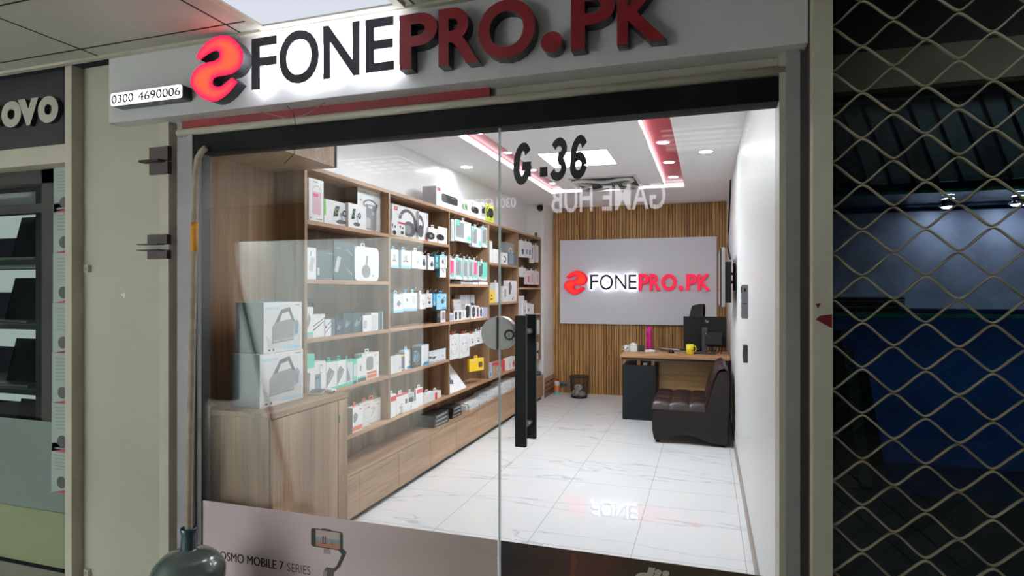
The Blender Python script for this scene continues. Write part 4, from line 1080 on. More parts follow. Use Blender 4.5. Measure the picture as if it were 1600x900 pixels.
def build_product(name, label, cat, y0, y1, zb, zt, X, rz, dep, body, deco, group, tab, side, top, lean, ex, hk):
    wd, h = y1 - y0, zt - zb
    P0 = Vector((X, y0, 0))
    mb = MB(); B = col(body)
    if ex: mb.prism(rrect(0, 0, wd, h, ex * wd, ex * wd * 1.), lambda a, b, d: (a, d, b), 0, dep, B)
    else:
        mb.box(0, wd, 0, dep, 0, h, B)
    if side: mb.add([(-.0006, 0, 0), (-.0006, dep, 0), (-.0006, dep, h), (-.0006, 0, h)], [(0, 1, 2, 3)], col(side))
    if top: mb.add([(0, 0, h + .0006), (wd, 0, h + .0006), (wd, dep, h + .0006), (0, dep, h + .0006)], [(0, 1, 2, 3)], col(top))
    for k, d in enumerate(deco):
        e = -.0005 * (k + 1); kind = d[0]
        if kind == 't':
            _, txt, c, u0, v0, u1, v1 = d
            mb.text(txt, lambda a, b, dd: (a * wd, e, b * h), col(c), bold=.01, box=(u0, u1, v0, v1)); continue
        if kind == 'arc':
            _, c, cu, cv, ru, rv, th, a0, a1 = d
            n = 18; vs = []
            for q in range(n + 1):
                A = math.radians(a0 + (a1 - a0) * q / n)
                vs += [((cu + ru * math.cos(A)) * wd, e, (cv + rv * math.sin(A)) * h), ((cu + (ru - th) * math.cos(A)) * wd, e, (cv + (rv - th) * math.sin(A)) * h)]
            mb.add(vs, [(2 * q, 2 * q + 1, 2 * q + 3, 2 * q + 2) for q in range(n)], col(c)); continue
        c = d[1]
        if kind == 'r': P_ = [(d[2], d[3]), (d[4], d[3]), (d[4], d[5]), (d[2], d[5])]
        elif kind == 'rr': P_ = rrect(d[2], d[3], d[4], d[5], d[6], d[6])
        elif kind == 'e': P_ = ell(d[2], d[3], d[4], d[5], 20)
        elif kind == 'p': P_ = d[2]
        mb.add([(a * wd, e, b * h) for a, b in P_], [list(range(len(P_)))], col(c))
    o = mb.build(name, loc=(P0.x, P0.y, zb), rz=math.radians(rz))
    if lean: o.rotation_euler = (math.radians(lean), 0, math.radians(rz))
    tag(o, label, cat, group)
    if tab:
        q = MB(); tw = min(.05, wd * .3) / 2; th = .028
        oa = rrect(wd / 2 - tw, h - .004, wd / 2 + tw, h + th, .006, .006, 3)
        # loop of card round a slot
        ia = [(wd / 2 + (a - wd / 2) * .55, h + th * .55 + (b - h - th * .5) * .35) for a, b in oa]
        n = len(oa); vs = []
        y_ = dep * .5
        for d_ in (y_ - .0015, y_ + .0015):
            vs += [(a, d_, b) for a, b in oa] + [(a, d_, b) for a, b in ia]
        fs = []
        for i in range(n):
            j = (i + 1) % n
            fs += [(i, j, n + j, n + i), (2 * n + j, 2 * n + i, 3 * n + i, 3 * n + j), (i, 2 * n + i, 2 * n + j, j), (n + j, 3 * n + j, 3 * n + i, n + i)]
        q.add(vs, fs, col(tab)); q.build('hang_tab', o)['label'] = '%s hang tab' % {'off': 'pale', 'lblue': 'light blue', 'dblue': 'dark blue', 'dgrey': 'dark grey'}.get(tab, tab)
    if hk: hook(P0.y + wd / 2, zt + .018)
BX, PK = 'gadget_box', 'hanging_pack'
def lines(u0, u1, v, n=3, c='lgrey', dv=.05): return [('r', c, u0, v - i * dv, u1 - .06 * (i % 2), v - i * dv + dv * .4) for i in range(n)]
def earbuds(c='black', u=.5, v=.5, s=1.): return [('e', c, u - .14 * s, v + .12 * s, .07 * s, .06 * s), ('p', c, [(u - .16 * s, v + .1 * s), (u - .10 * s, v + .1 * s), (u - .08 * s, v - .02 * s), (u - .13 * s, v - .02 * s)]), ('e', c, u + .12 * s, v + .06 * s, .07 * s, .06 * s), ('e', c, u + .05 * s, v - .18 * s, .17 * s, .10 * s)]
def charger(u=.55, v=.15): return [('p', 'black', [(u - .15, v + .22), (u + .02, v + .25), (u + .10, v + .68), (u - .06, v + .66)]), ('arc', 'green', u - .02, v + .46, .07, .10, .02, 0, 360), ('e', 'black', u + .30, v + .42, .09, .13), ('e', 'lgrey', u + .30, v + .42, .05, .08), ('p', 'grey', [(u + .10, v + .42), (u + .24, v + .38), (u + .22, v + .35), (u + .10, v + .38)]), ('p', 'grey', [(u + .13, v + .36), (u + .16, v + .36), (u + .24, v + .06), (u + .20, v + .06)]), ('e', 'dgrey', u + .16, v + .05, .19, .07)]
def rugged():
    return [('p', 'pale', [(.10, .10), (.5, .06), (.95, .12), (.98, .48), (.86, .64), (.82, .45), (.5, .28), (.2, .22), (.06, .36)]), ('p', 'grey', [(.20, .18), (.76, .21), (.80, .60), (.74, .66), (.28, .60), (.20, .50)]), ('p', 'dgrey', [(.28, .60), (.44, .85), (.66, .90), (.80, .60), (.72, .62), (.63, .81), (.46, .77), (.38, .61)]), ('p', 'steel', [(.80, .30), (.88, .34), (.90, .58), (.84, .64), (.80, .60)]), ('p', 'lgrey', [(.23, .22), (.74, .25), (.74, .27), (.23, .24)]),
            ('p', 'lblue', [(.48, .05), (.93, .045), (.95, .10), (.51, .11)]), ('t', 'soundcore', 'lblue', .05, .86, .38, .92), ('r', 'grey', .80, .93, .92, .95), ('e', 'dgrey', .12, .06, .03, .02), ('e', 'dgrey', .22, .06, .02, .03)]
# --- the two big boxes on the cupboard
G1 = 'big speaker boxes on the cupboard'
product('speaker_box', 'big rugged-speaker carton standing on the cupboard, lower one of the pair', 'box', 406, 473.5, 545, zb=.915, X=-2.10, dep=.17, body='white', side='slate', deco=rugged(), group=G1)
zt1 = CAMZ + (HY - 545) / F_PX * (lambda P: P.x * -sn + P.y * cs)(at(473.5, X=-2.10))
product('speaker_box', 'big rugged-speaker carton stacked on top of its twin on the cupboard', 'box', 412, 471.5, 471.5, zb=zt1 + .001, X=-2.10, dep=.17, body='white', side='dteal', top='lblue', deco=rugged(), group=G1)
t = thing('phone', 'white phone lying beside the stacked speaker boxes', 'phone', (-2.13, 2.935, .915), .5)
MB().box(-.04, .04, -.08, .08, 0, .009, col('white')).build('body', t, bevel=.003); MB().box(-.036, .036, -.076, .076, .009, .0095, col('black')).build('screen', t)
t = thing('power_bank', 'white rounded gadget lying beside the phone at the cupboard edge', 'power bank', (-2.06, 2.965, .915), 1.2)
MB().box(-.02, .02, -.035, .035, 0, .022, col('white')).build('body', t, bevel=.008); MB().box(-.008, .008, -.0355, -.035, .006, .014, col('black')).build('port', t)

# --- column one, top cell
product(BX, 'tall white carton with a pink lantern speaker, at the near end of the top shelf', 'box', 482.5, 505.5, 283.5, zb=1.91, X=-2.205, dep=.10, deco=[('rr', 'rose', .24, .16, .82, .70, .08), ('arc', 'lgrey', .53, .68, .30, .18, .03, 0, 180), ('rr', 'pink', .28, .58, .62, .66, .03), ('r', 'grey', .30, .92, .56, .945), ('r', 'grey', .45, .04, .9, .06), ('e', 'dgrey', .10, .06, .04, .02)])
product(BX, 'wide white charger-stand box with a bright green left edge on the top shelf', 'box', 506.5, 544, 319, zb=1.91, X=-2.23, dep=.10, side='green', deco=[('r', 'green', 0, .35, .07, 1.)] + lines(.12, .4, .9, 4, 'pale', .05) + charger(.52, .14))
product(BX, 'second charger-stand box overlapping the tall speaker carton on the top shelf', 'box', 544.5, 572, 323, zb=1.91, X=-2.206, dep=.06, deco=charger(.30, .12))
product(BX, 'large white carton with a grey handled speaker, far end of the top shelf', 'box', 558.5, 607, 306, zb=1.91, X=-2.268, rz=90, dep=.10, side='brown', deco=[('rr', 'grey', .28, .06, .82, .66, .08), ('rr', 'lgrey', .32, .10, .56, .34, .06), ('e', 'pale', .54, .60, .10, .035), ('rr', 'lgrey', .60, .42, .72, .50, .02), ('arc', 'dgrey', .54, .62, .31, .16, .035, 0, 180), ('r', 'dgrey', .23, .60, .265, .70), ('r', 'dgrey', .82, .60, .855, .70), ('t', 'soundcore', 'grey', .06, .885, .50, .945), ('r', 'lgrey', .7, .92, .96, .935), ('p', 'dgrey', [(.09, .70), (.15, .70), (.12, .76)]), ('r', 'dgrey', .42, .02, .92, .04)])
# --- column two, top cell
def hphone(full=True): return [('arc', 'dgrey', .56, .52, .34, .42, .10, -10, 170), ('e', 'dgrey', .62, .30, .24, .26), ('e', 'grey', .58, .30, .12, .15), ('e', 'dgrey', .90, .46, .07, .20)] if full else [('arc', 'dgrey', .02, .55, .5, .34, .16, -60, 90), ('e', 'dgrey', .18, .32, .3, .22)]
product(BX, 'white headphone carton with a red square badge in the second column', 'box', 612.5, 654, 329, zb=1.91, X=-2.255, dep=.09, deco=hphone() + [('r', 'red', .06, .82, .19, .93), ('t', 'JBL', 'white', .08, .85, .17, .90), ('r', 'lgrey', .90, .78, .935, .94), ('r', 'lgrey', .5, .06, .86, .08), ('r', 'lgrey', .14, .70, .36, .72)])
product(BX, 'narrower white headphone carton with a small red corner, beside the badge carton', 'box', 654.5, 669, 334, zb=1.91, X=-2.235, dep=.10, deco=hphone(False) + [('r', 'lgrey', .78, .78, .88, .94), ('r', 'red', .68, .04, .88, .11)])
product(BX, 'small white earbud box at the left of the second column top shelf', 'box', 611.5, 621, 346, zb=1.91, X=-2.206, dep=.03, deco=earbuds(s=1.7, u=.4))
product(BX, 'small white earbud box with a red band before the headphone cartons', 'box', 621.5, 633, 348, zb=1.91, X=-2.206, dep=.03, deco=earbuds(s=1.3) + [('r', 'red', .05, .84, .95, .97)])
product(BX, 'small white speaker box with a black round print and hang tab, second column', 'box', 669.5, 684, 358, zb=1.91, X=-2.22, dep=.06, tab='off', deco=[('e', 'black', .22, .42, .44, .26), ('e', 'grey', .26, .42, .16, .1), ('r', 'lgrey', .8, .7, .86, .9)])
product(BX, 'small white speaker box with half a black oval, against the divider', 'box', 684.5, 699.5, 357, zb=1.91, X=-2.215, dep=.07, deco=[('e', 'black', .26, .36, .42, .19), ('r', 'lgrey', .82, .6, .88, .9), ('r', 'red', .78, .06, .9, .1)])
# --- on top of the shelving
GT = 'boxes standing on top of the wall shelving'
product(BX, 'long white speaker carton with a black barrel speaker on top of the shelving', 'box', 681.5, 721, 305.5, zb=2.231, X=-2.215, dep=.13, side='lgrey', group=GT, deco=[('rr', 'black', .20, .30, .84, .74, .10), ('e', 'dgrey', .30, .52, .10, .2), ('r', 'lgrey', .58, .64, .74, .67), ('r', 'red', .04, .80, .14, .95), ('t', 'JBL', 'white', .05, .84, .13, .90), ('r', 'lgrey', .92, .5, .95, .85)])
product(BX, 'white carton with a green camouflage speaker on top of the shelving', 'box', 721.5, 735.5, 315, zb=2.231, X=-2.215, dep=.12, group=GT, deco=[('rr', 'grey', .02, .30, .70, .72, .16), ('e', 'green', .45, .50, .20, .20), ('e', 'dgrey', .45, .50, .12, .13)])
product(BX, 'white carton with a black rounded speaker on top of the shelving', 'box', 736, 752, 318, zb=2.231, X=-2.215, dep=.12, group=GT, deco=[('rr', 'black', .02, .26, .74, .64, .18), ('p', 'grey', [(.06, .78), (.16, .92), (.2, .8), (.1, .72)])])
product(BX, 'narrow black and white carton beside the yellow headphone box on top', 'box', 752.5, 758.5, 318, zb=2.231, X=-2.215, dep=.10, group=GT, deco=[('r', 'black', .05, .38, .95, .78), ('r', 'lgrey', .05, .2, .95, .38)])
product(BX, 'bright yellow carton with black headphones on top of the shelving', 'box', 759, 771.5, 322, zb=2.231, X=-2.215, dep=.10, body='lime', group=GT, deco=[('e', 'black', .62, .55, .34, .30), ('e', 'dgrey', .22, .40, .16, .18), ('arc', 'black', .45, .55, .42, .36, .12, 40, 200), ('arc', 'lime', .55, .62, .38, .30, .12, 60, 170), ('r', 'grey', .1, .12, .8, .15)])
p = at(838.5, 370, X=-2.28)
t = thing('spray_bottle', 'small brown spray bottle at the far end of the shelving top', 'bottle', (-2.28, p.y, 2.231))
MB().lathe([(.035, 0), (.04, .01), (.042, .07), (.028, .105), (.014, .12)], (0, 0, 0), col('brown'), 18).build('body', t); MB().tube([(0, 0, .12), (0, 0, .18), (-.012, -.03, .24)], .007, col('brown'), 6).build('nozzle', t)

# --- column one, second cell
product(BX, 'white power bank carton with a tilted grey device, near end of second shelf', 'box', 475, 494, 387.5, zb=1.565, X=-2.205, dep=.06, deco=[('p', 'lgrey', [(.22, .28), (.62, .24), (.82, .66), (.45, .70)]), ('p', 'grey', [(.36, .74), (.44, .74), (.48, .9), (.4, .88)])])
product(BX, 'large dark smoky carton with a pale tilted phone print on second shelf', 'box', 522, 553, 379.5, zb=1.565, X=-2.215, dep=.07, body='dteal', deco=[('p', 'lgrey', [(.02, .22), (.18, .2), (.34, .58), (.16, .62)]), ('r', 'steel', .1, .8, .3, .83), ('p', 'steel', [(.6, .8), (.66, .82), (.92, .68), (.9, .65)]), ('p', 'steel', [(.6, .3), (.64, .32), (.9, .18), (.86, .16)])])
product(BX, 'dark smoky carton half behind the tilted-phone carton on second shelf', 'box', 495, 522, 393, zb=1.565, X=-2.222, dep=.06, body='dteal', deco=[('r', 'steel', .5, .9, .95, .92), ('r', 'steel', .1, .04, .9, .06), ('p', 'lgrey', [(.02, .15), (.14, .15), (.14, .4), (.02, .4)])])
product(BX, 'white rounded headphone carton with hang tab on second shelf', 'box', 554, 592, 388.5, zb=1.565, X=-2.215, dep=.07, ex=.14, tab='white', deco=[('e', 'grey', .46, .28, .18, .19), ('p', 'grey', [(.43, .44), (.50, .44), (.54, .74), (.46, .75)]), ('e', 'grey', .74, .16, .035, .025), ('r', 'pale', .42, .86, .55, .88)])
# --- column two, hanging rows
GH = 'gadget packs hanging in the second shelf column'
def hang(lab, x0, x1, yt, yb, body='white', deco=(), tab='white', side=None, X=-2.215, dep=.03, grp=GH, hk=True): return product(PK, lab, 'pack', x0, x1, yt, pyb=yb, X=X, dep=dep, body=body, deco=deco, tab=tab, side=side, group=grp, hk=hk)
cable = lambda c='dgrey': [('arc', c, .45, .30, .3, .14, .06, 20, 160), ('r', c, .36, .45, .41, .72), ('r', c, .52, .45, .57, .72)]
band = lambda c='lblue': [('r', c, 0, .0, 1, .14)]
hang('white cable pack with a pale blue foot, first in the upper hanging row', 611, 622.5, 390.5, 419, deco=cable() + band(), tab='lblue')
hang('white cable pack with light blue side, second in the upper hanging row', 627, 642, 392.5, 420, deco=cable() + band(), tab='lblue', side='lblue', dep=.05)
hang('wide white earbud pack, third in the upper hanging row', 644, 658.5, 393.5, 420, deco=earbuds('lgrey', .55, .5, .8))
hang('slim white earbud pack with a black case, upper row left of the grey gap', 659, 666, 399.5, 421, deco=[('e', 'black', .5, .42, .3, .2), ('e', 'black', .5, .66, .16, .1)])
hang('white earbud pack with grey side, alone on its hook in the upper row', 669, 678, 401.5, 422, deco=[('e', 'black', .62, .40, .25, .17), ('p', 'black', [(.55, .5), (.8, .5), (.7, .7), (.6, .7)])], side='lgrey', dep=.05)
hang('dark blue pack with pale print in the upper hanging row', 679, 685.5, 399, 420, body='teal', deco=[('r', 'lblue', .3, .5, .8, .9), ('r', 'lgrey', .3, .1, .8, .35)], tab='dblue')
hang('long white card with a curved cable below the light blue pack', 687, 697.5, 412, 433.5, deco=[('arc', 'dgrey', .9, .9, .6, .6, .06, 190, 250)], side='teal', X=-2.225, tab=None, hk=False)
hang('white pack with blue head and a round black gadget, end of the upper row', 687, 700, 400, 419.5, deco=[('e', 'dgrey', .42, .50, .13, .17), ('arc', 'dgrey', .6, .52, .2, .25, .03, 0, 360), ('r', 'lblue', 0, .86, 1, 1)], tab='lblue', side='lblue')
hang('white pack with a grey diamond plug and blue foot, first in the lower hanging row', 615, 629.5, 459.5, 488, deco=[('p', 'grey', [(.32, .48), (.55, .68), (.78, .5), (.55, .3)])] + band('lblue'), tab='lblue', side='lblue', dep=.05)
hang('white plug pack with blue foot, second in the lower hanging row', 630, 641.5, 457.5, 485.5, deco=[('p', 'grey', [(.35, .65), (.5, .72), (.66, .58), (.5, .5)])] + band('lblue'), tab='blue')
hang('plain white pack with blue foot, third in the lower hanging row', 642, 651.5, 457.5, 485.5, deco=band('lblue') + [('r', 'off', .2, .4, .8, .8)], tab='lblue')
hang('white earbud pack with pink print and grey side in the lower hanging row', 656, 665.5, 459.5, 482.5, deco=earbuds('rose', .5, .5, .9), side='lgrey', dep=.05)
hang('white earbud pack with black buds and tall tab in the lower hanging row', 666, 675.5, 458.5, 480, deco=earbuds('black', .45, .55, 1.1))
hang('dark blue pack glimpsed before the blue watch pack in the lower row', 677, 681, 459, 478, body='blue', deco=[('r', 'lgrey', .1, .1, .9, .4)], tab='dblue')
hang('light blue pack with a round black gadget, end of the lower hanging row', 682, 697.5, 459, 483, body='lblue', deco=[('e', 'dgrey', .60, .52, .15, .16), ('arc', 'dgrey', .78, .66, .12, .14, .04, 0, 360), ('r', 'blue', .1, .78, .36, .88), ('r', 'blue', .55, .03, 1, .14), ('p', 'white', [(.1, .1), (.5, .1), (.5, .7), (.2, .7)])][:4], tab='blue', side='teal')
product(BX, 'narrow black carton standing next to the watch box under the blue packs', 'box', 682.5, 688, 486, zb=1.22, X=-2.215, dep=.05, body='black', deco=lines(.2, .9, .8, 4, 'grey', .1))
product(BX, 'narrow white watch carton standing under the hanging blue packs', 'box', 688.5, 696, 485, zb=1.22, X=-2.212, dep=.05, deco=[('rr', 'rose', .2, .2, .85, .9, .15), ('rr', 'grey', .42, .3, .8, .85, .12)])
# --- column three, hanging phone-case packs
GC = 'phone case packs hanging in the third shelf column'
def case(kind):
    if kind == 'w': return [('r', 'grey', .06, .18, .54, .90), ('r', 'white', .58, .16, .92, .88), ('e', 'mint', .18, .86, .13, .12), ('e', 'mint', .86, .22, .13, .12), ('r', 'off', .08, .03, .75, .12)]
    if kind == 'n': return [('r', 'grey', .14, .2, .82, .90), ('e', 'mint', .26, .90, .18, .1), ('e', 'mint', .86, .22, .18, .1), ('r', 'off', .1, .03, .8, .12)]
    if kind == 'k': return [('r', 'pink', .1, .2, .8, .90), ('e', 'mint', .5, .2, .3, .1)]
    return [('r', 'dgrey', .10, .2, .50, .92), ('r', 'mint', .52, .2, .98, .98), ('e', 'mint', .2, .88, .15, .11), ('e', 'mint', .5, .26, .14, .11), ('r', 'off', .08, .05, .7, .13)]
hang('grey edge of a phone case pack by the third column divider, upper row', 705, 710, 343.5, 377, body='off', deco=[('r', 'lgrey', .1, .1, .5, .9)], tab=None, grp=GC, X=-2.225)
hang('wide clear phone case pack with two mint dots, first in the upper case row', 711, 736, 349, 380.5, body='pale', deco=case('w'), grp=GC)
hang('clear phone case pack with white insert, middle of the upper case row', 737, 751.5, 357, 387.5, body='pale', deco=case('w'), grp=GC)
hang('clear phone case pack with dark case, end of the upper case row', 752.5, 765, 357.5, 388, body='pale', deco=case('n'), grp=GC)
hang('pink and dark phone case pack beside the divider, lower case row', 702.5, 710.5, 404.5, 436, body='pale', deco=case('k'), grp=GC)
hang('phone case pack with dark case and mint corner, second in the lower case row', 711, 722.5, 403.5, 437, body='pale', deco=case('n'), grp=GC)
hang('phone case pack with dark case, third in the lower case row', 723.5, 731.5, 405.5, 438.5, body='pale', deco=case('n'), grp=GC)
hang('slim phone case pack with dark case, fourth in the lower case row', 732, 739.5, 406, 438.5, body='pale', deco=case('n'), grp=GC)
hang('slim pink phone case pack in the lower case row', 740, 746, 407.5, 438, body='pale', deco=case('k'), grp=GC)
hang('wide phone case pack with a big mint panel, end of the lower case row', 747, 767, 411, 439, body='pale', deco=case('m'), grp=GC)
product(BX, 'flat grey and white carton lying under the phone case packs', 'box', 720, 747, 441.3, zb=1.561, X=-2.21, dep=.12, body='lgrey', deco=[('r', 'white', .7, 0, 1, 1)])
product(BX, 'flat white carton lying right of the grey one under the phone cases', 'box', 748, 762.5, 440.8, zb=1.561, X=-2.208, dep=.12, body='white', deco=[('r', 'off', .2, .3, .8, .5)])
# --- column one, third cell
dk = [('p', 'grey', [(.02, .5), (.35, .82), (.62, .62), (.18, .28)])]
product(BX, 'white carton with mint foot and tilted grey dock, near end of third shelf', 'box', 474.5, 489.5, 479.5, zb=1.22, X=-2.206, dep=.07, deco=dk + [('r', 'mint', 0, .12, 1, .2), ('r', 'lgrey', 0, 0, 1, .12)])
product(BX, 'pale cable carton with two slanting dark lines on third shelf', 'box', 489.5, 507.5, 490.5, zb=1.22, X=-2.214, dep=.05, body='white', side='pale', deco=[('p', 'dgrey', [(.0, .52), (1., .86), (1., .82), (0, .47)]), ('p', 'dgrey', [(0, .36), (.9, .7), (.9, .66), (0, .28)])])
product(BX, 'small white cable carton with dark slanting tips on third shelf', 'box', 508, 517.5, 498, zb=1.22, X=-2.208, dep=.05, deco=[('p', 'dgrey', [(.0, .25), (1., .62), (1., .58), (0, .18)]), ('e', 'dgrey', .12, .55, .14, .09), ('p', 'dgrey', [(.4, .7), (1, .9), (1, .86), (.4, .63)])])
product(BX, 'slim slate carton between cable boxes and dark cartons on third shelf', 'box', 518, 523.5, 498, zb=1.22, X=-2.21, dep=.05, body='slate')
glow = [('p', 'steel', [(.15, .35), (.4, .7), (.5, .5), (.9, .62), (.55, .42), (.4, .3)]), ('r', 'slate', .3, .08, .8, .11)]
product(BX, 'small dark carton with pale flash, first of the dark row on third shelf', 'box', 525, 536, 497.5, zb=1.22, X=-2.208, dep=.05, body='navy', deco=glow)
product(BX, 'dark carton with pale flash, second of the dark row on third shelf', 'box', 536.5, 551, 488, zb=1.22, X=-2.214, dep=.06, body='dteal', deco=glow)
product(BX, 'dark carton with crossed pale flash, last of the dark row on third shelf', 'box', 551.5, 566.5, 487, zb=1.22, X=-2.214, dep=.06, body='dteal', deco=glow + [('p', 'steel', [(.55, .3), (.7, .42), (.9, .8), (.8, .75)])])
product(BX, 'white carton with a grey rounded adapter after the dark row', 'box', 567, 580, 492, zb=1.22, X=-2.206, dep=.03, deco=[('p', 'lgrey', [(.05, .2), (.42, .18), (.52, .68), (.12, .7)])])
product(BX, 'white carton with pale grey front, far part of third shelf', 'box', 580, 591, 488.5, zb=1.22, X=-2.214, dep=.05, body='white', deco=[('r', 'pale', .05, .04, .9, .9), ('e', 'lgrey', .6, .2, .08, .04)])
product(BX, 'slim dark slate carton at the far end of third shelf', 'box', 591.5, 598.5, 486.5, zb=1.22, X=-2.214, dep=.05, body='slate', deco=[('r', 'lgrey', .82, 0, 1, 1)])
t = thing('cable_coil', 'dark coiled cable with green tie behind the dock carton on third shelf', 'cable', (-2.33, 3.12, 1.40))
MB().tube([(.0 + .0, .055 * math.cos(k * .5), .04 * math.sin(k * .5) + .0) for k in range(26)], .012, col('dgrey'), 6).build('coil', t); MB().box(-.012, .02, -.065, -.03, -.02, .035, col('mint')).build('tie', t)
# --- column two, above .886
product(BX, 'pale grey carton with faint printed lines, near end of the charger shelf', 'box', 610.5, 627.5, 554, zb=.886, X=-2.205, dep=.03, body='off', deco=lines(.08, .5, .85, 5, 'pale', .1) + [('e', 'lgrey', .8, .25, .12, .10), ('r', 'cream', .55, .0, .95, .08)])
product(BX, 'black tapered pack with a yellow tag behind the pale carton', 'box', 622, 636.5, 550.5, zb=.886, X=-2.23, dep=.04, body='dgrey', deco=[('r', 'yellow', .55, .82, 1., .92), ('r', 'black', .4, .02, 1, .14), ('r', 'white', .42, .06, .9, .10)])
product(BX, 'white carton with blue top and foot beside the yellow-tagged pack', 'box', 632, 644, 546, zb=.886, X=-2.232, dep=.05, tab='lblue', deco=[('r', 'blue', .3, .02, .95, .15), ('e', 'dgrey', .6, .36, .05, .06), ('r', 'cream', .65, .80, .95, .85), ('r', 'lblue', 0, .97, 1, 1)])
product(BX, 'glossy black carton with a glowing blue device print on the charger shelf', 'box', 644.5, 658, 541, zb=.886, X=-2.212, dep=.08, body='black', deco=[('e', 'slate', .45, .5, .42, .3), ('p', 'steel', [(.12, .3), (.3, .32), (.4, .62), (.25, .66)]), ('p', 'blue', [(.42, .34), (.5, .34), (.56, .62), (.48, .62)]), ('r', 'grey', .15, .77, .5, .84), ('r', 'grey', .3, .14, .8, .17)])
product(BX, 'white carton with a blue wedge at its foot next to the glossy black one', 'box', 658.5, 670, 537.5, zb=.886, X=-2.22, dep=.08, top='blue', deco=[('p', 'blue', [(.1, 0), (1., .0), (1., .15), (.4, .14)])])
product(BX, 'black carton with yellow tag standing behind the black-pad charger carton', 'box', 671, 697, 526.5, zb=.886, X=-2.33, dep=.05, body='black', deco=[('r', 'yellow', .68, .84, .98, .93), ('t', 'ANKER', 'white', .08, .84, .45, .90), ('r', 'pale', .08, .72, .28, .80)])
product(BX, 'wide white carton with a black charging pad print and blue top', 'box', 670.5, 696.5, 543.5, zb=.886, X=-2.215, dep=.08, top='blue', side='lgrey', deco=[('p', 'black', [(0, .56), (.44, .46), (.28, .28), (0, .44)]), ('p', 'lgrey', [(.12, .48), (.26, .44), (.2, .38), (.08, .42)]), ('arc', 'dgrey', .84, .42, .07, .12, .03, 90, 320), ('r', 'blue', .0, .05, .26, .12), ('r', 'blue', .36, .05, .9, .10), ('r', 'cream', .7, .70, .92, .78), ('r', 'lblue', 0, .96, 1, 1)])
# --- column three, watch cell
GW = 'watch boxes in the third shelf column'
watch = [('rr', 'black', .22, .10, .80, .90, .24), ('e', 'grey', .55, .45, .12, .08)]
def wb(lab, a, b, yt, body='white', deco=watch, X=-2.212, dep=.07): return product('watch_box', lab, 'box', a, b, yt, zb=1.22, X=X, dep=dep, body=body, deco=deco, group=GW)
wb('grey-fronted carton at the near end of the watch row', 702.5, 708.5, 489, 'off', [('r', 'lilac', .1, .2, .9, .8), ('r', 'dgrey', .1, .2, .9, .26)])
wb('small white watch box, first of the two matching ones', 709, 715.5, 485, X=-2.206, dep=.05)
wb('small white watch box, second of the two matching ones', 716, 721.5, 485, X=-2.206, dep=.05)
wb('small white box with a pale print beside the matching watch boxes', 722, 728, 484.5, deco=[('rr', 'lgrey', .2, .3, .5, .8, .1)], X=-2.206, dep=.05)
wb('tall white watch box with a large black watch', 727, 735.5, 475, deco=[('rr', 'black', .0, .10, .78, .92, .3)], X=-2.23)
wb('tall white watch box with slim black watch beside the large one', 736, 743.5, 477)
wb('tall white watch box with a reddish watch', 744, 748.8, 478, deco=[('rr', 'dgrey', .2, .3, .8, .9, .25), ('rr', 'red', .2, .12, .8, .35, .15)])
wb('tall white watch box just before the lilac carton', 749.2, 753.8, 480)
wb('lilac grey carton at the far end of the watch row', 754.5, 761.5, 480, 'lilac', [('r', 'lgrey', .7, 0, 1, 1)])
product(BX, 'grey carton with a black earbud print at the back of the watch cell', 'box', 718.5, 741.5, 460.5, zb=1.22, X=-2.31, dep=.06, body='lgrey', deco=[('e', 'black', .82, .42, .22, .24), ('r', 'dgrey', .68, .5, .72, 1.), ('r', 'off', .4, 0, .44, 1)], group=GW)
product(BX, 'beige carton leaning back behind the small watch boxes', 'box', 711, 724, 467, zb=1.222, X=-2.25, dep=.02, body='tan', deco=[('r', 'lgrey', .1, .1, .9, .95), ('r', 'dgrey', .6, .8, .75, .84)], lean=-8, group=GW)
# --- column three, hanging row under the watches
GE_ = 'earphone packs hanging under the watch boxes'
ear = [('e', 'dgrey', .36, .60, .05, .03), ('e', 'dgrey', .66, .60, .05, .03), ('arc', 'lgrey', .5, .52, .34, .36, .02, 0, 360), ('p', 'dgrey', [(.17, .42), (.19, .42), (.26, .24), (.24, .24)]), ('p', 'dgrey', [(.83, .42), (.81, .42), (.74, .24), (.76, .24)])]
hang('large white wired-earphone pack by the divider under the watch boxes', 701.5, 717, 521.5, 559, deco=ear, tab='red', grp=GE_)
hang('large white wired-earphone pack, second under the watch boxes', 717.5, 733.5, 520.5, 556, deco=ear, tab='red', grp=GE_)
hang('white earbud pack with a red tab after the wired-earphone packs', 734, 742, 521, 540, deco=earbuds('dgrey', .5, .5, .9), tab='red', grp=GE_)
hang('white earbud pack with two black buds, near the lock', 742.5, 749.5, 518, 537, deco=earbuds('black', .6, .42, .9), grp=GE_)
hang('white and lilac pack, last before the lock', 750, 758, 515, 535, deco=[('r', 'lilac', .4, 0, 1, .6)], grp=GE_)
product(PK, 'yellow gadget pack hanging alone on the side of the third column', 'pack', 733.5, 746, 558, pyb=577, X=-2.24, rz=70, dep=.03, body='yellow', deco=[('rr', 'brown', .62, .25, .9, .7, .1), ('r', 'cream', .1, .82, .5, .88)], tab='yellow', group=GE_)
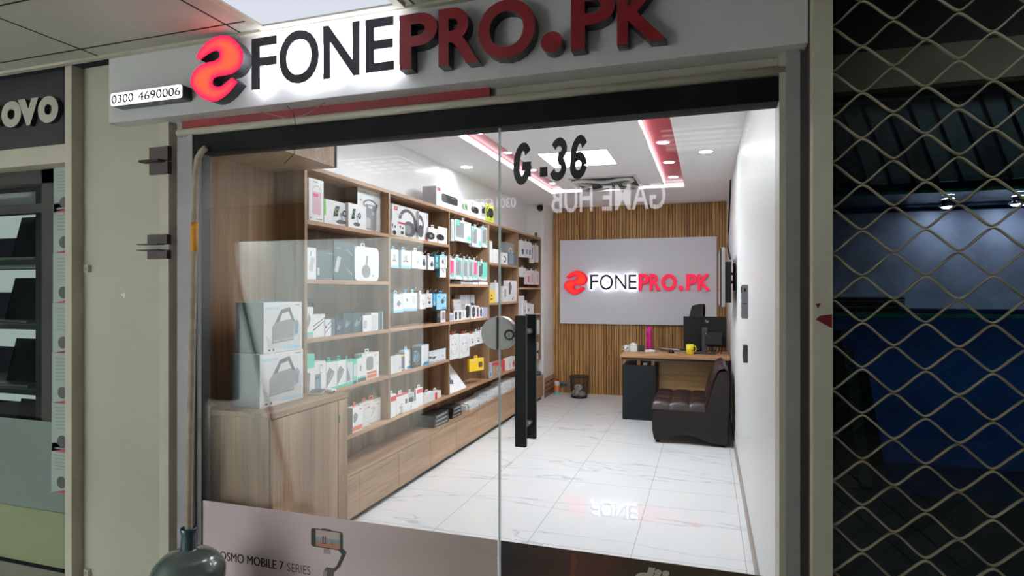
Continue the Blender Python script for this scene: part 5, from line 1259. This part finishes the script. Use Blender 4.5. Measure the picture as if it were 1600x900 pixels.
# --- tablet carton leaning back at the bottom of column three
p1_ = at(700, X=-2.212); p2_ = at(729, X=-2.212)
wl = p2_.y - (COLS[2] + .014); 
m = MB().box(0, wl, 0, .012, 0, .295, col('white'))
fb_ = lambda u, v, e=-.0006: (u * wl, e, v * .295)
for c, P_ in (('purple', [(.12, .50), (.55, .42), (.66, .66), (.20, .78)]), ('lilac', [(.40, .48), (.53, .45), (.60, .62), (.46, .66)]), ('slate', [(.16, .34), (.52, .26), (.62, .40), (.22, .48)])): m.add([fb_(a, b) for a, b in P_], [list(range(len(P_)))], col(c))
m.add([fb_(.7, .12), fb_(.76, .12), fb_(.76, .18), fb_(.7, .18)], [(0, 1, 2, 3)], col('off'))
o = m.build('tablet_box', loc=(-2.212, COLS[2] + .014, .566)); o.rotation_euler = (math.radians(-39), 0, math.radians(90))
tag(o, 'white tablet carton with a purple print leaning back on the bottom shelf', 'box')
# --- column one, fourth cell
GM = 'mint topped power bank boxes on the fourth shelf'
def pb_(u=.0): return [('p', 'grey', [(u + .02, .12), (u + .02, .62), (u + .3, .82), (u + .78, .62), (u + .55, .42)]), ('p', 'lgrey', [(u + .16, .36), (u + .6, .62), (u + .66, .6), (u + .22, .34)]), ('r', 'mint', 0, .0, 1, .10), ('e', 'pale', .78, .18, .07, .03)]
product(BX, 'white carton with a mint top half and grey device, near end of fourth shelf', 'box', 475, 491.5, 552.5, zb=.886, X=-2.206, dep=.06, deco=[('r', 'mint', 0, .66, 1, 1), ('p', 'grey', [(0, .04), (.28, .06), (.46, .54), (.0, .58)])])
product(BX, 'white rounded carton with a blue bottle-shaped gadget on fourth shelf', 'box', 491.5, 510, 563, zb=.886, X=-2.212, dep=.06, ex=.12, deco=[('rr', 'steel', .02, .06, .55, .62, .08), ('r', 'dgrey', .08, .46, .34, .54), ('arc', 'dgrey', .55, .76, .14, .14, .02, 20, 300)])
for k, (a, b, yt, lab) in enumerate(((510, 526.5, 564, 'first'), (527, 541, 561.5, 'second'))):
    product(BX, 'mint-topped white carton with a dark slanting power bank, %s of two alike' % lab, 'box', a, b, yt, zb=.886, X=-2.210 - .003 * k, dep=.05, tab='mint', top='mint', deco=pb_(), group=GM)
product(BX, 'mint carton with a dark curved gadget after the two slanting power banks', 'box', 541.5, 551.5, 562, zb=.886, X=-2.212, dep=.05, tab='mint', body='pale', deco=[('p', 'grey', [(.05, .2), (.05, .75), (.35, .55), (.6, .22), (.3, .14)]), ('r', 'mint', 0, 0, 1, .12), ('r', 'mint', 0, .92, 1, 1)], group=GM)
product(BX, 'slim mint carton squeezed before the white mint-footed one', 'box', 552, 558, 560.5, zb=.886, X=-2.21, dep=.05, body='mint', deco=[('r', 'dgrey', 0, 0, .9, .12), ('r', 'pale', .1, .3, .9, .8)], group=GM)
product(BX, 'white carton with mint foot and small dark gadget, mint tab on top', 'box', 557, 571.5, 558, zb=.886, X=-2.222, dep=.05, tab='mint', deco=[('p', 'grey', [(.36, .46), (.5, .44), (.56, .66), (.4, .72)]), ('r', 'mint', .1, .14, 1, .22), ('r', 'dgrey', .1, .0, 1, .14)], group=GM)
product(BX, 'white carton with a dark oblong speaker and an orange foot on fourth shelf', 'box', 565, 592, 549, zb=.886, X=-2.232, dep=.06, tab='white', deco=[('rr', 'grey', .26, .34, .66, .86, .12), ('r', 'orange', .30, .04, .86, .28), ('t', 'N3', 'orange', .72, .84, .90, .94), ('r', 'pale', .28, .16, .86, .2), ('e', 'lgrey', .9, .55, .03, .07)])
# --- bottom cells
GO = 'orange topped cartons on the bottom shelf'
product(BX, 'white carton with a dark tapered speaker and a red-orange foot, front of three', 'box', 551, 566, 633, zb=.566, X=-2.206, dep=.05, tab='orange', side='lgrey', deco=[('p', 'grey', [(.08, .42), (.08, .72), (.3, .80), (.54, .66), (.44, .48), (.2, .36)]), ('r', 'orange', .0, .06, .98, .24), ('r', 'orange', .7, .84, .9, .9)], group=GO)
product(BX, 'white carton with orange tab and faint grey loop, middle of three', 'box', 562, 579, 626, zb=.566, X=-2.228, dep=.05, tab='orange', body='off', deco=[('arc', 'lgrey', .55, .55, .18, .22, .04, 60, 300), ('r', 'orange', .3, .9, .9, .92), ('r', 'orange', .72, .74, .92, .79), ('e', 'orange', .86, .1, .05, .03)], group=GO)
product(BX, 'white carton with orange tab and grey lanyard print, rear of three', 'box', 573, 595, 621, zb=.566, X=-2.252, dep=.05, tab='orange', body='off', deco=[('p', 'lgrey', [(.28, .30), (.34, .30), (.6, .60), (.55, .68), (.3, .70), (.28, .64), (.5, .60)]), ('r', 'orange', .4, .92, .95, .94), ('r', 'orange', .72, .74, .88, .78)], group=GO)
GR = 'red and white cartons on the bottom shelf'
redtop = [('r', 'red', .0, .70, 1, .92)]
product(BX, 'slim white carton with a wide red band by the divider', 'box', 610.5, 619, 615, zb=.566, X=-2.205, dep=.04, tab='white', deco=redtop, group=GR)
product(BX, 'wide white carton with small grey plugs and a red upper edge', 'box', 619.5, 637, 613, zb=.566, X=-2.222, dep=.04, tab='white', top='red', deco=[('r', 'red', 0, .94, 1, 1), ('e', 'lgrey', .46, .46, .07, .05), ('e', 'lgrey', .3, .34, .07, .05), ('r', 'dgrey', .76, .38, .92, .68), ('r', 'rose', .2, .3, .26, .34)], group=GR)
product(BX, 'low white carton with printed lines before the plug carton', 'box', 629, 643, 628.5, zb=.566, X=-2.205, dep=.015, deco=lines(.1, .6, .3, 4, 'pale', .06) + [('p', 'dgrey', [(.72, .2), (.78, .2), (.98, .55), (.92, .55)])], group=GR)
product(BX, 'clear-topped pack with a dark gadget behind the low white carton', 'box', 638, 647, 612.5, zb=.566, X=-2.232, dep=.03, body='off', tab='off', deco=[('rr', 'dgrey', .1, .38, .9, .74, .1), ('r', 'lgrey', .1, .74, .9, .98)], group=GR)
product(BX, 'tall white carton with a red square at its top and white tab', 'box', 650, 661, 604.5, zb=.566, X=-2.214, dep=.06, tab='white', side='lgrey', deco=[('r', 'red', .08, .72, .96, .95)], group=GR)
product(BX, 'plain low white carton left of the tall red-squared one', 'box', 643.5, 653, 625, zb=.566, X=-2.204, dep=.008, deco=lines(.2, .9, .8, 3, 'pale', .08), group=GR)
product(BX, 'wide white carton with faint red print after the tall one', 'box', 661.5, 679, 611, zb=.566, X=-2.21, dep=.05, tab='white', deco=[('r', 'rose', .34, .4, .38, .6), ('r', 'pale', .2, .55, .5, .58), ('r', 'pale', .7, .2, .74, .8)], group=GR)
product(BX, 'white carton with a red upright stripe, end of the red and white row', 'box', 677, 689, 609.5, zb=.566, X=-2.222, dep=.05, tab='white', deco=[('r', 'red', .22, .0, .5, .92)], group=GR)
# --- on the drawer cabinet
ZT = .336
def stackbox(name, lab, px, py, w_, d_, h_, c, z, rz=0., g=None, dx=0.):
    p = at(px, py, X=XD - .10 + dx)
    o = MB().box(-d_ / 2, d_ / 2, -w_ / 2, w_ / 2, 0, h_, col(c)); 
    o.box(d_ / 2, d_ / 2 + .0008, -w_ * .38, w_ * .38, h_ * .3, h_ * .7, col('grey' if c == 'black' else 'pale'))
    o = o.build(name, loc=(p.x, p.y, z), rz=rz, bevel=min(.004, h_ * .2)); tag(o, lab, 'box', g); return o
GB = 'black cases in the gap under the shelving'; GWH = 'pale flat boxes in the gap under the shelving'
pos = 0
for k in range(3): stackbox('black_case', 'black flat case, %s of the nearest stack under the shelving' % ('bottom', 'middle', 'top')[k], 678, 660, .30, .15, .034, 'black', ZT + k * .0345, .03 * (k - 1), GB)
for k in range(3): stackbox('black_case', 'black flat case, %s of the second stack under the shelving' % ('bottom', 'middle', 'top')[k], 703, 650, .22, .14, .032, 'black', ZT + k * .0325, .04 * k, GB)
stackbox('flat_box', 'short white box at the foot of the second black stack', 722, 640, .06, .10, .05, 'white', ZT, .1, GWH)
rr = random.Random(9)
desc = ['nearest', 'second', 'third', 'fourth', 'fifth', 'sixth']
for s_, (px, n_, w_) in enumerate(((730, 3, .24), (744, 3, .22), (757, 4, .26), (770, 4, .26), (783, 5, .28), (796, 5, .26))):
    for k in range(n_):
        stackbox('flat_box', '%s flat box %s in the %s pale stack under the shelving' % (('white', 'pale grey')[(k + s_) % 2], ('at the bottom', 'second from below', 'third from below', 'fourth from below', 'fifth from below')[k], desc[s_]), px, 640, w_, .15, .021, ('white', 'pale')[(k + s_) % 2], ZT + k * .0216, rr.uniform(-.07, .07), GWH)
# --- column four
G4 = 'boxes in the fourth shelf column'
def b4(lab, a, b, yt, z, body='white', deco=(), X=-2.212, dep=.06, **kw): return product(BX, lab, 'box', a, b, yt, zb=z, X=X, dep=dep, body=body, deco=deco, group=G4, **kw)
b4('tall slim white carton by the near divider of the fourth column', 765.5, 769, 377, 1.80)
b4('white rounded carton left of the door seam in the fourth column', 769.3, 783, 391, 1.80, X=-2.215, ex=.12)
b4('white carton with a black curve right of the door seam', 785, 793.5, 396, 1.80, deco=[('arc', 'black', .2, .45, .5, .32, .14, -80, 80)])
b4('dark grey carton with a white ring logo in the fourth column', 790.5, 803.5, 381, 1.80, 'grey', [('arc', 'white', .55, .60, .22, .19, .05, 0, 360)], X=-2.25)
b4('slate carton with pale panel before the dark grey ring carton', 794, 809, 397.5, 1.80, 'slate', [('r', 'steel', .1, .1, .55, .95)], X=-2.206, dep=.03)
b4('yellow carton with grey top on the middle shelf of the fourth column', 765.5, 773.5, 446, 1.37, 'yellow', [('r', 'lgrey', 0, .68, 1, 1), ('e', 'black', .3, .40, .14, .06), ('r', 'brown', .05, .15, .5, .26)])
b4('tall white carton with hang tab left of the door seam', 774, 782, 442, 1.37, tab='white')
b4('grey-white carton with a dark upright device right of the seam', 786, 794, 447, 1.37, 'off', [('r', 'grey', .25, .3, .6, .8)])
b4('tall white carton with black strap print, middle shelf of fourth column', 794.5, 807.5, 439, 1.37, deco=[('p', 'dgrey', [(.02, .35), (.25, .35), (.40, .7), (.25, .95), (.02, .9)]), ('e', 'dgrey', .45, .12, .06, .04), ('e', 'dgrey', .55, .2, .05, .03), ('r', 'pale', .4, .36, .9, .38)])
b4('small blue and lilac carton on the bottom shelf by the divider', 764.5, 769, 566, .566, 'lilac', [('r', 'lblue', 0, 0, 1, .42), ('r', 'dblue', .3, .08, .7, .35)])
b4('tan carton standing first among the red ones on the bottom shelf', 769.5, 774.5, 566, .566, 'tan', [('r', 'red', 0, .8, 1, 1)], X=-2.215)
b4('tan carton with red top, second on the bottom shelf', 775, 780, 564.5, .566, 'tan', [('r', 'red', 0, .7, 1, 1), ('r', 'lgrey', .2, .3, .4, .6)], X=-2.22)
b4('red carton behind the door seam on the bottom shelf', 780.5, 789, 562, .566, 'red', [('r', 'tan', .0, .0, .5, .5)], X=-2.24)
b4('white carton with three grey dots and an orange panel', 794, 806, 556.5, .566, 'white', [('r', 'orange', .55, .12, 1., .68), ('r', 'dgrey', .55, .3, .75, .55), ('e', 'grey', .22, .55, .07, .05), ('e', 'grey', .22, .37, .07, .05), ('e', 'grey', .22, .19, .07, .05)])
# --- column five
G5 = 'packs hanging in the fifth shelf column'
win = [('r', 'navy', .3, .18, .78, .5)]
hang('white cable pack with navy window, first in the far upper row', 813, 820, 377, 402.5, deco=win, grp=G5, tab='off')
hang('white cable pack with grey window, second in the far upper row', 820.3, 825.5, 378, 402.5, deco=[('r', 'grey', .25, .2, .8, .5)], grp=G5, tab='off')
hang('white cable pack with slim navy window, third in the far upper row', 825.8, 830, 379, 403.5, deco=win, grp=G5, tab='off')
hang('white and blue pack, fourth in the far upper row', 830.3, 834, 384, 411, deco=[('r', 'navy', .3, .2, .6, .9)], grp=G5, tab='off')
hang('plain white slanting pack, last in the far upper row', 836, 841.5, 384, 410, body='off', deco=[('r', 'lgrey', 0, 0, .2, 1)], grp=G5, tab='off')
hang('small white box pack, first in the far lower row', 813.5, 822, 419, 433, deco=earbuds('dgrey', .6, .5, .5), grp=G5)
hang('pack with pink window, second in the far lower row', 822.3, 828, 424, 444.5, deco=[('r', 'pink', .4, .15, .85, .65)], grp=G5, tab='off')
hang('pack with rose window, third in the far lower row', 828.4, 835, 423, 445, body='off', deco=[('r', 'rose', .3, .2, .75, .75)], grp=G5, tab='off')
hang('pale pack with lilac stripe, last in the far lower row', 836, 842, 424, 445, body='off', deco=[('r', 'lilac', .55, .2, .8, .8)], grp=G5, tab='off')
def b5(lab, a, b, yt, z, body='white', deco=(), X=-2.212, dep=.06): return product(BX, lab, 'box', a, b, yt, zb=z, X=X, dep=dep, body=body, deco=deco, group='small boxes on the fifth column shelf')
b5('tall white carton at the near side of the fifth column', 811.5, 819, 462, 1.19, deco=[('r', 'pale', .1, .6, .9, .62)], X=-2.24)
b5('white earbud carton stepping down beside the tall one', 817, 823.5, 469.5, 1.19, deco=earbuds('grey', .4, .45, .9), X=-2.225)
b5('smaller white carton with a black bud, third in the descending row', 823.7, 829, 473.5, 1.19, deco=[('e', 'black', .4, .4, .22, .12)])
b5('smallest white carton ending the descending row', 829.2, 834, 475, 1.19, X=-2.21)
G6 = 'white packs hanging low in the fifth column'
hang('white sleeve hanging beside the door handle, upper far row', 836.4, 839.5, 500, 522, grp=G6, tab=None, X=-2.22)
hang('white sleeve hanging by the column edge, upper far row', 840.3, 843.6, 499.5, 522, grp=G6, tab=None)
hang('small white pack hanging beside the handle, lower far row', 836.4, 842, 534.5, 547, deco=[('e', 'dgrey', .3, .2, .2, .1)], grp=G6, tab=None, hk=True)
hang('small white pack hanging below it in the lower far row', 836.6, 841.2, 552, 565, deco=[('e', 'lgrey', .6, .3, .2, .1)], grp=G6, tab=None, hk=False)
tag(MB().lathe([(.001, 0), (.06, .002), (.065, .03), (.05, .05), (.001, .055)], (0, 0, 0), col('dteal'), 16).build('tape_roll', loc=(-2.24, 8.0, ZT)), 'dark green roll at the far end of the drawer cabinet', 'roll')
flush()
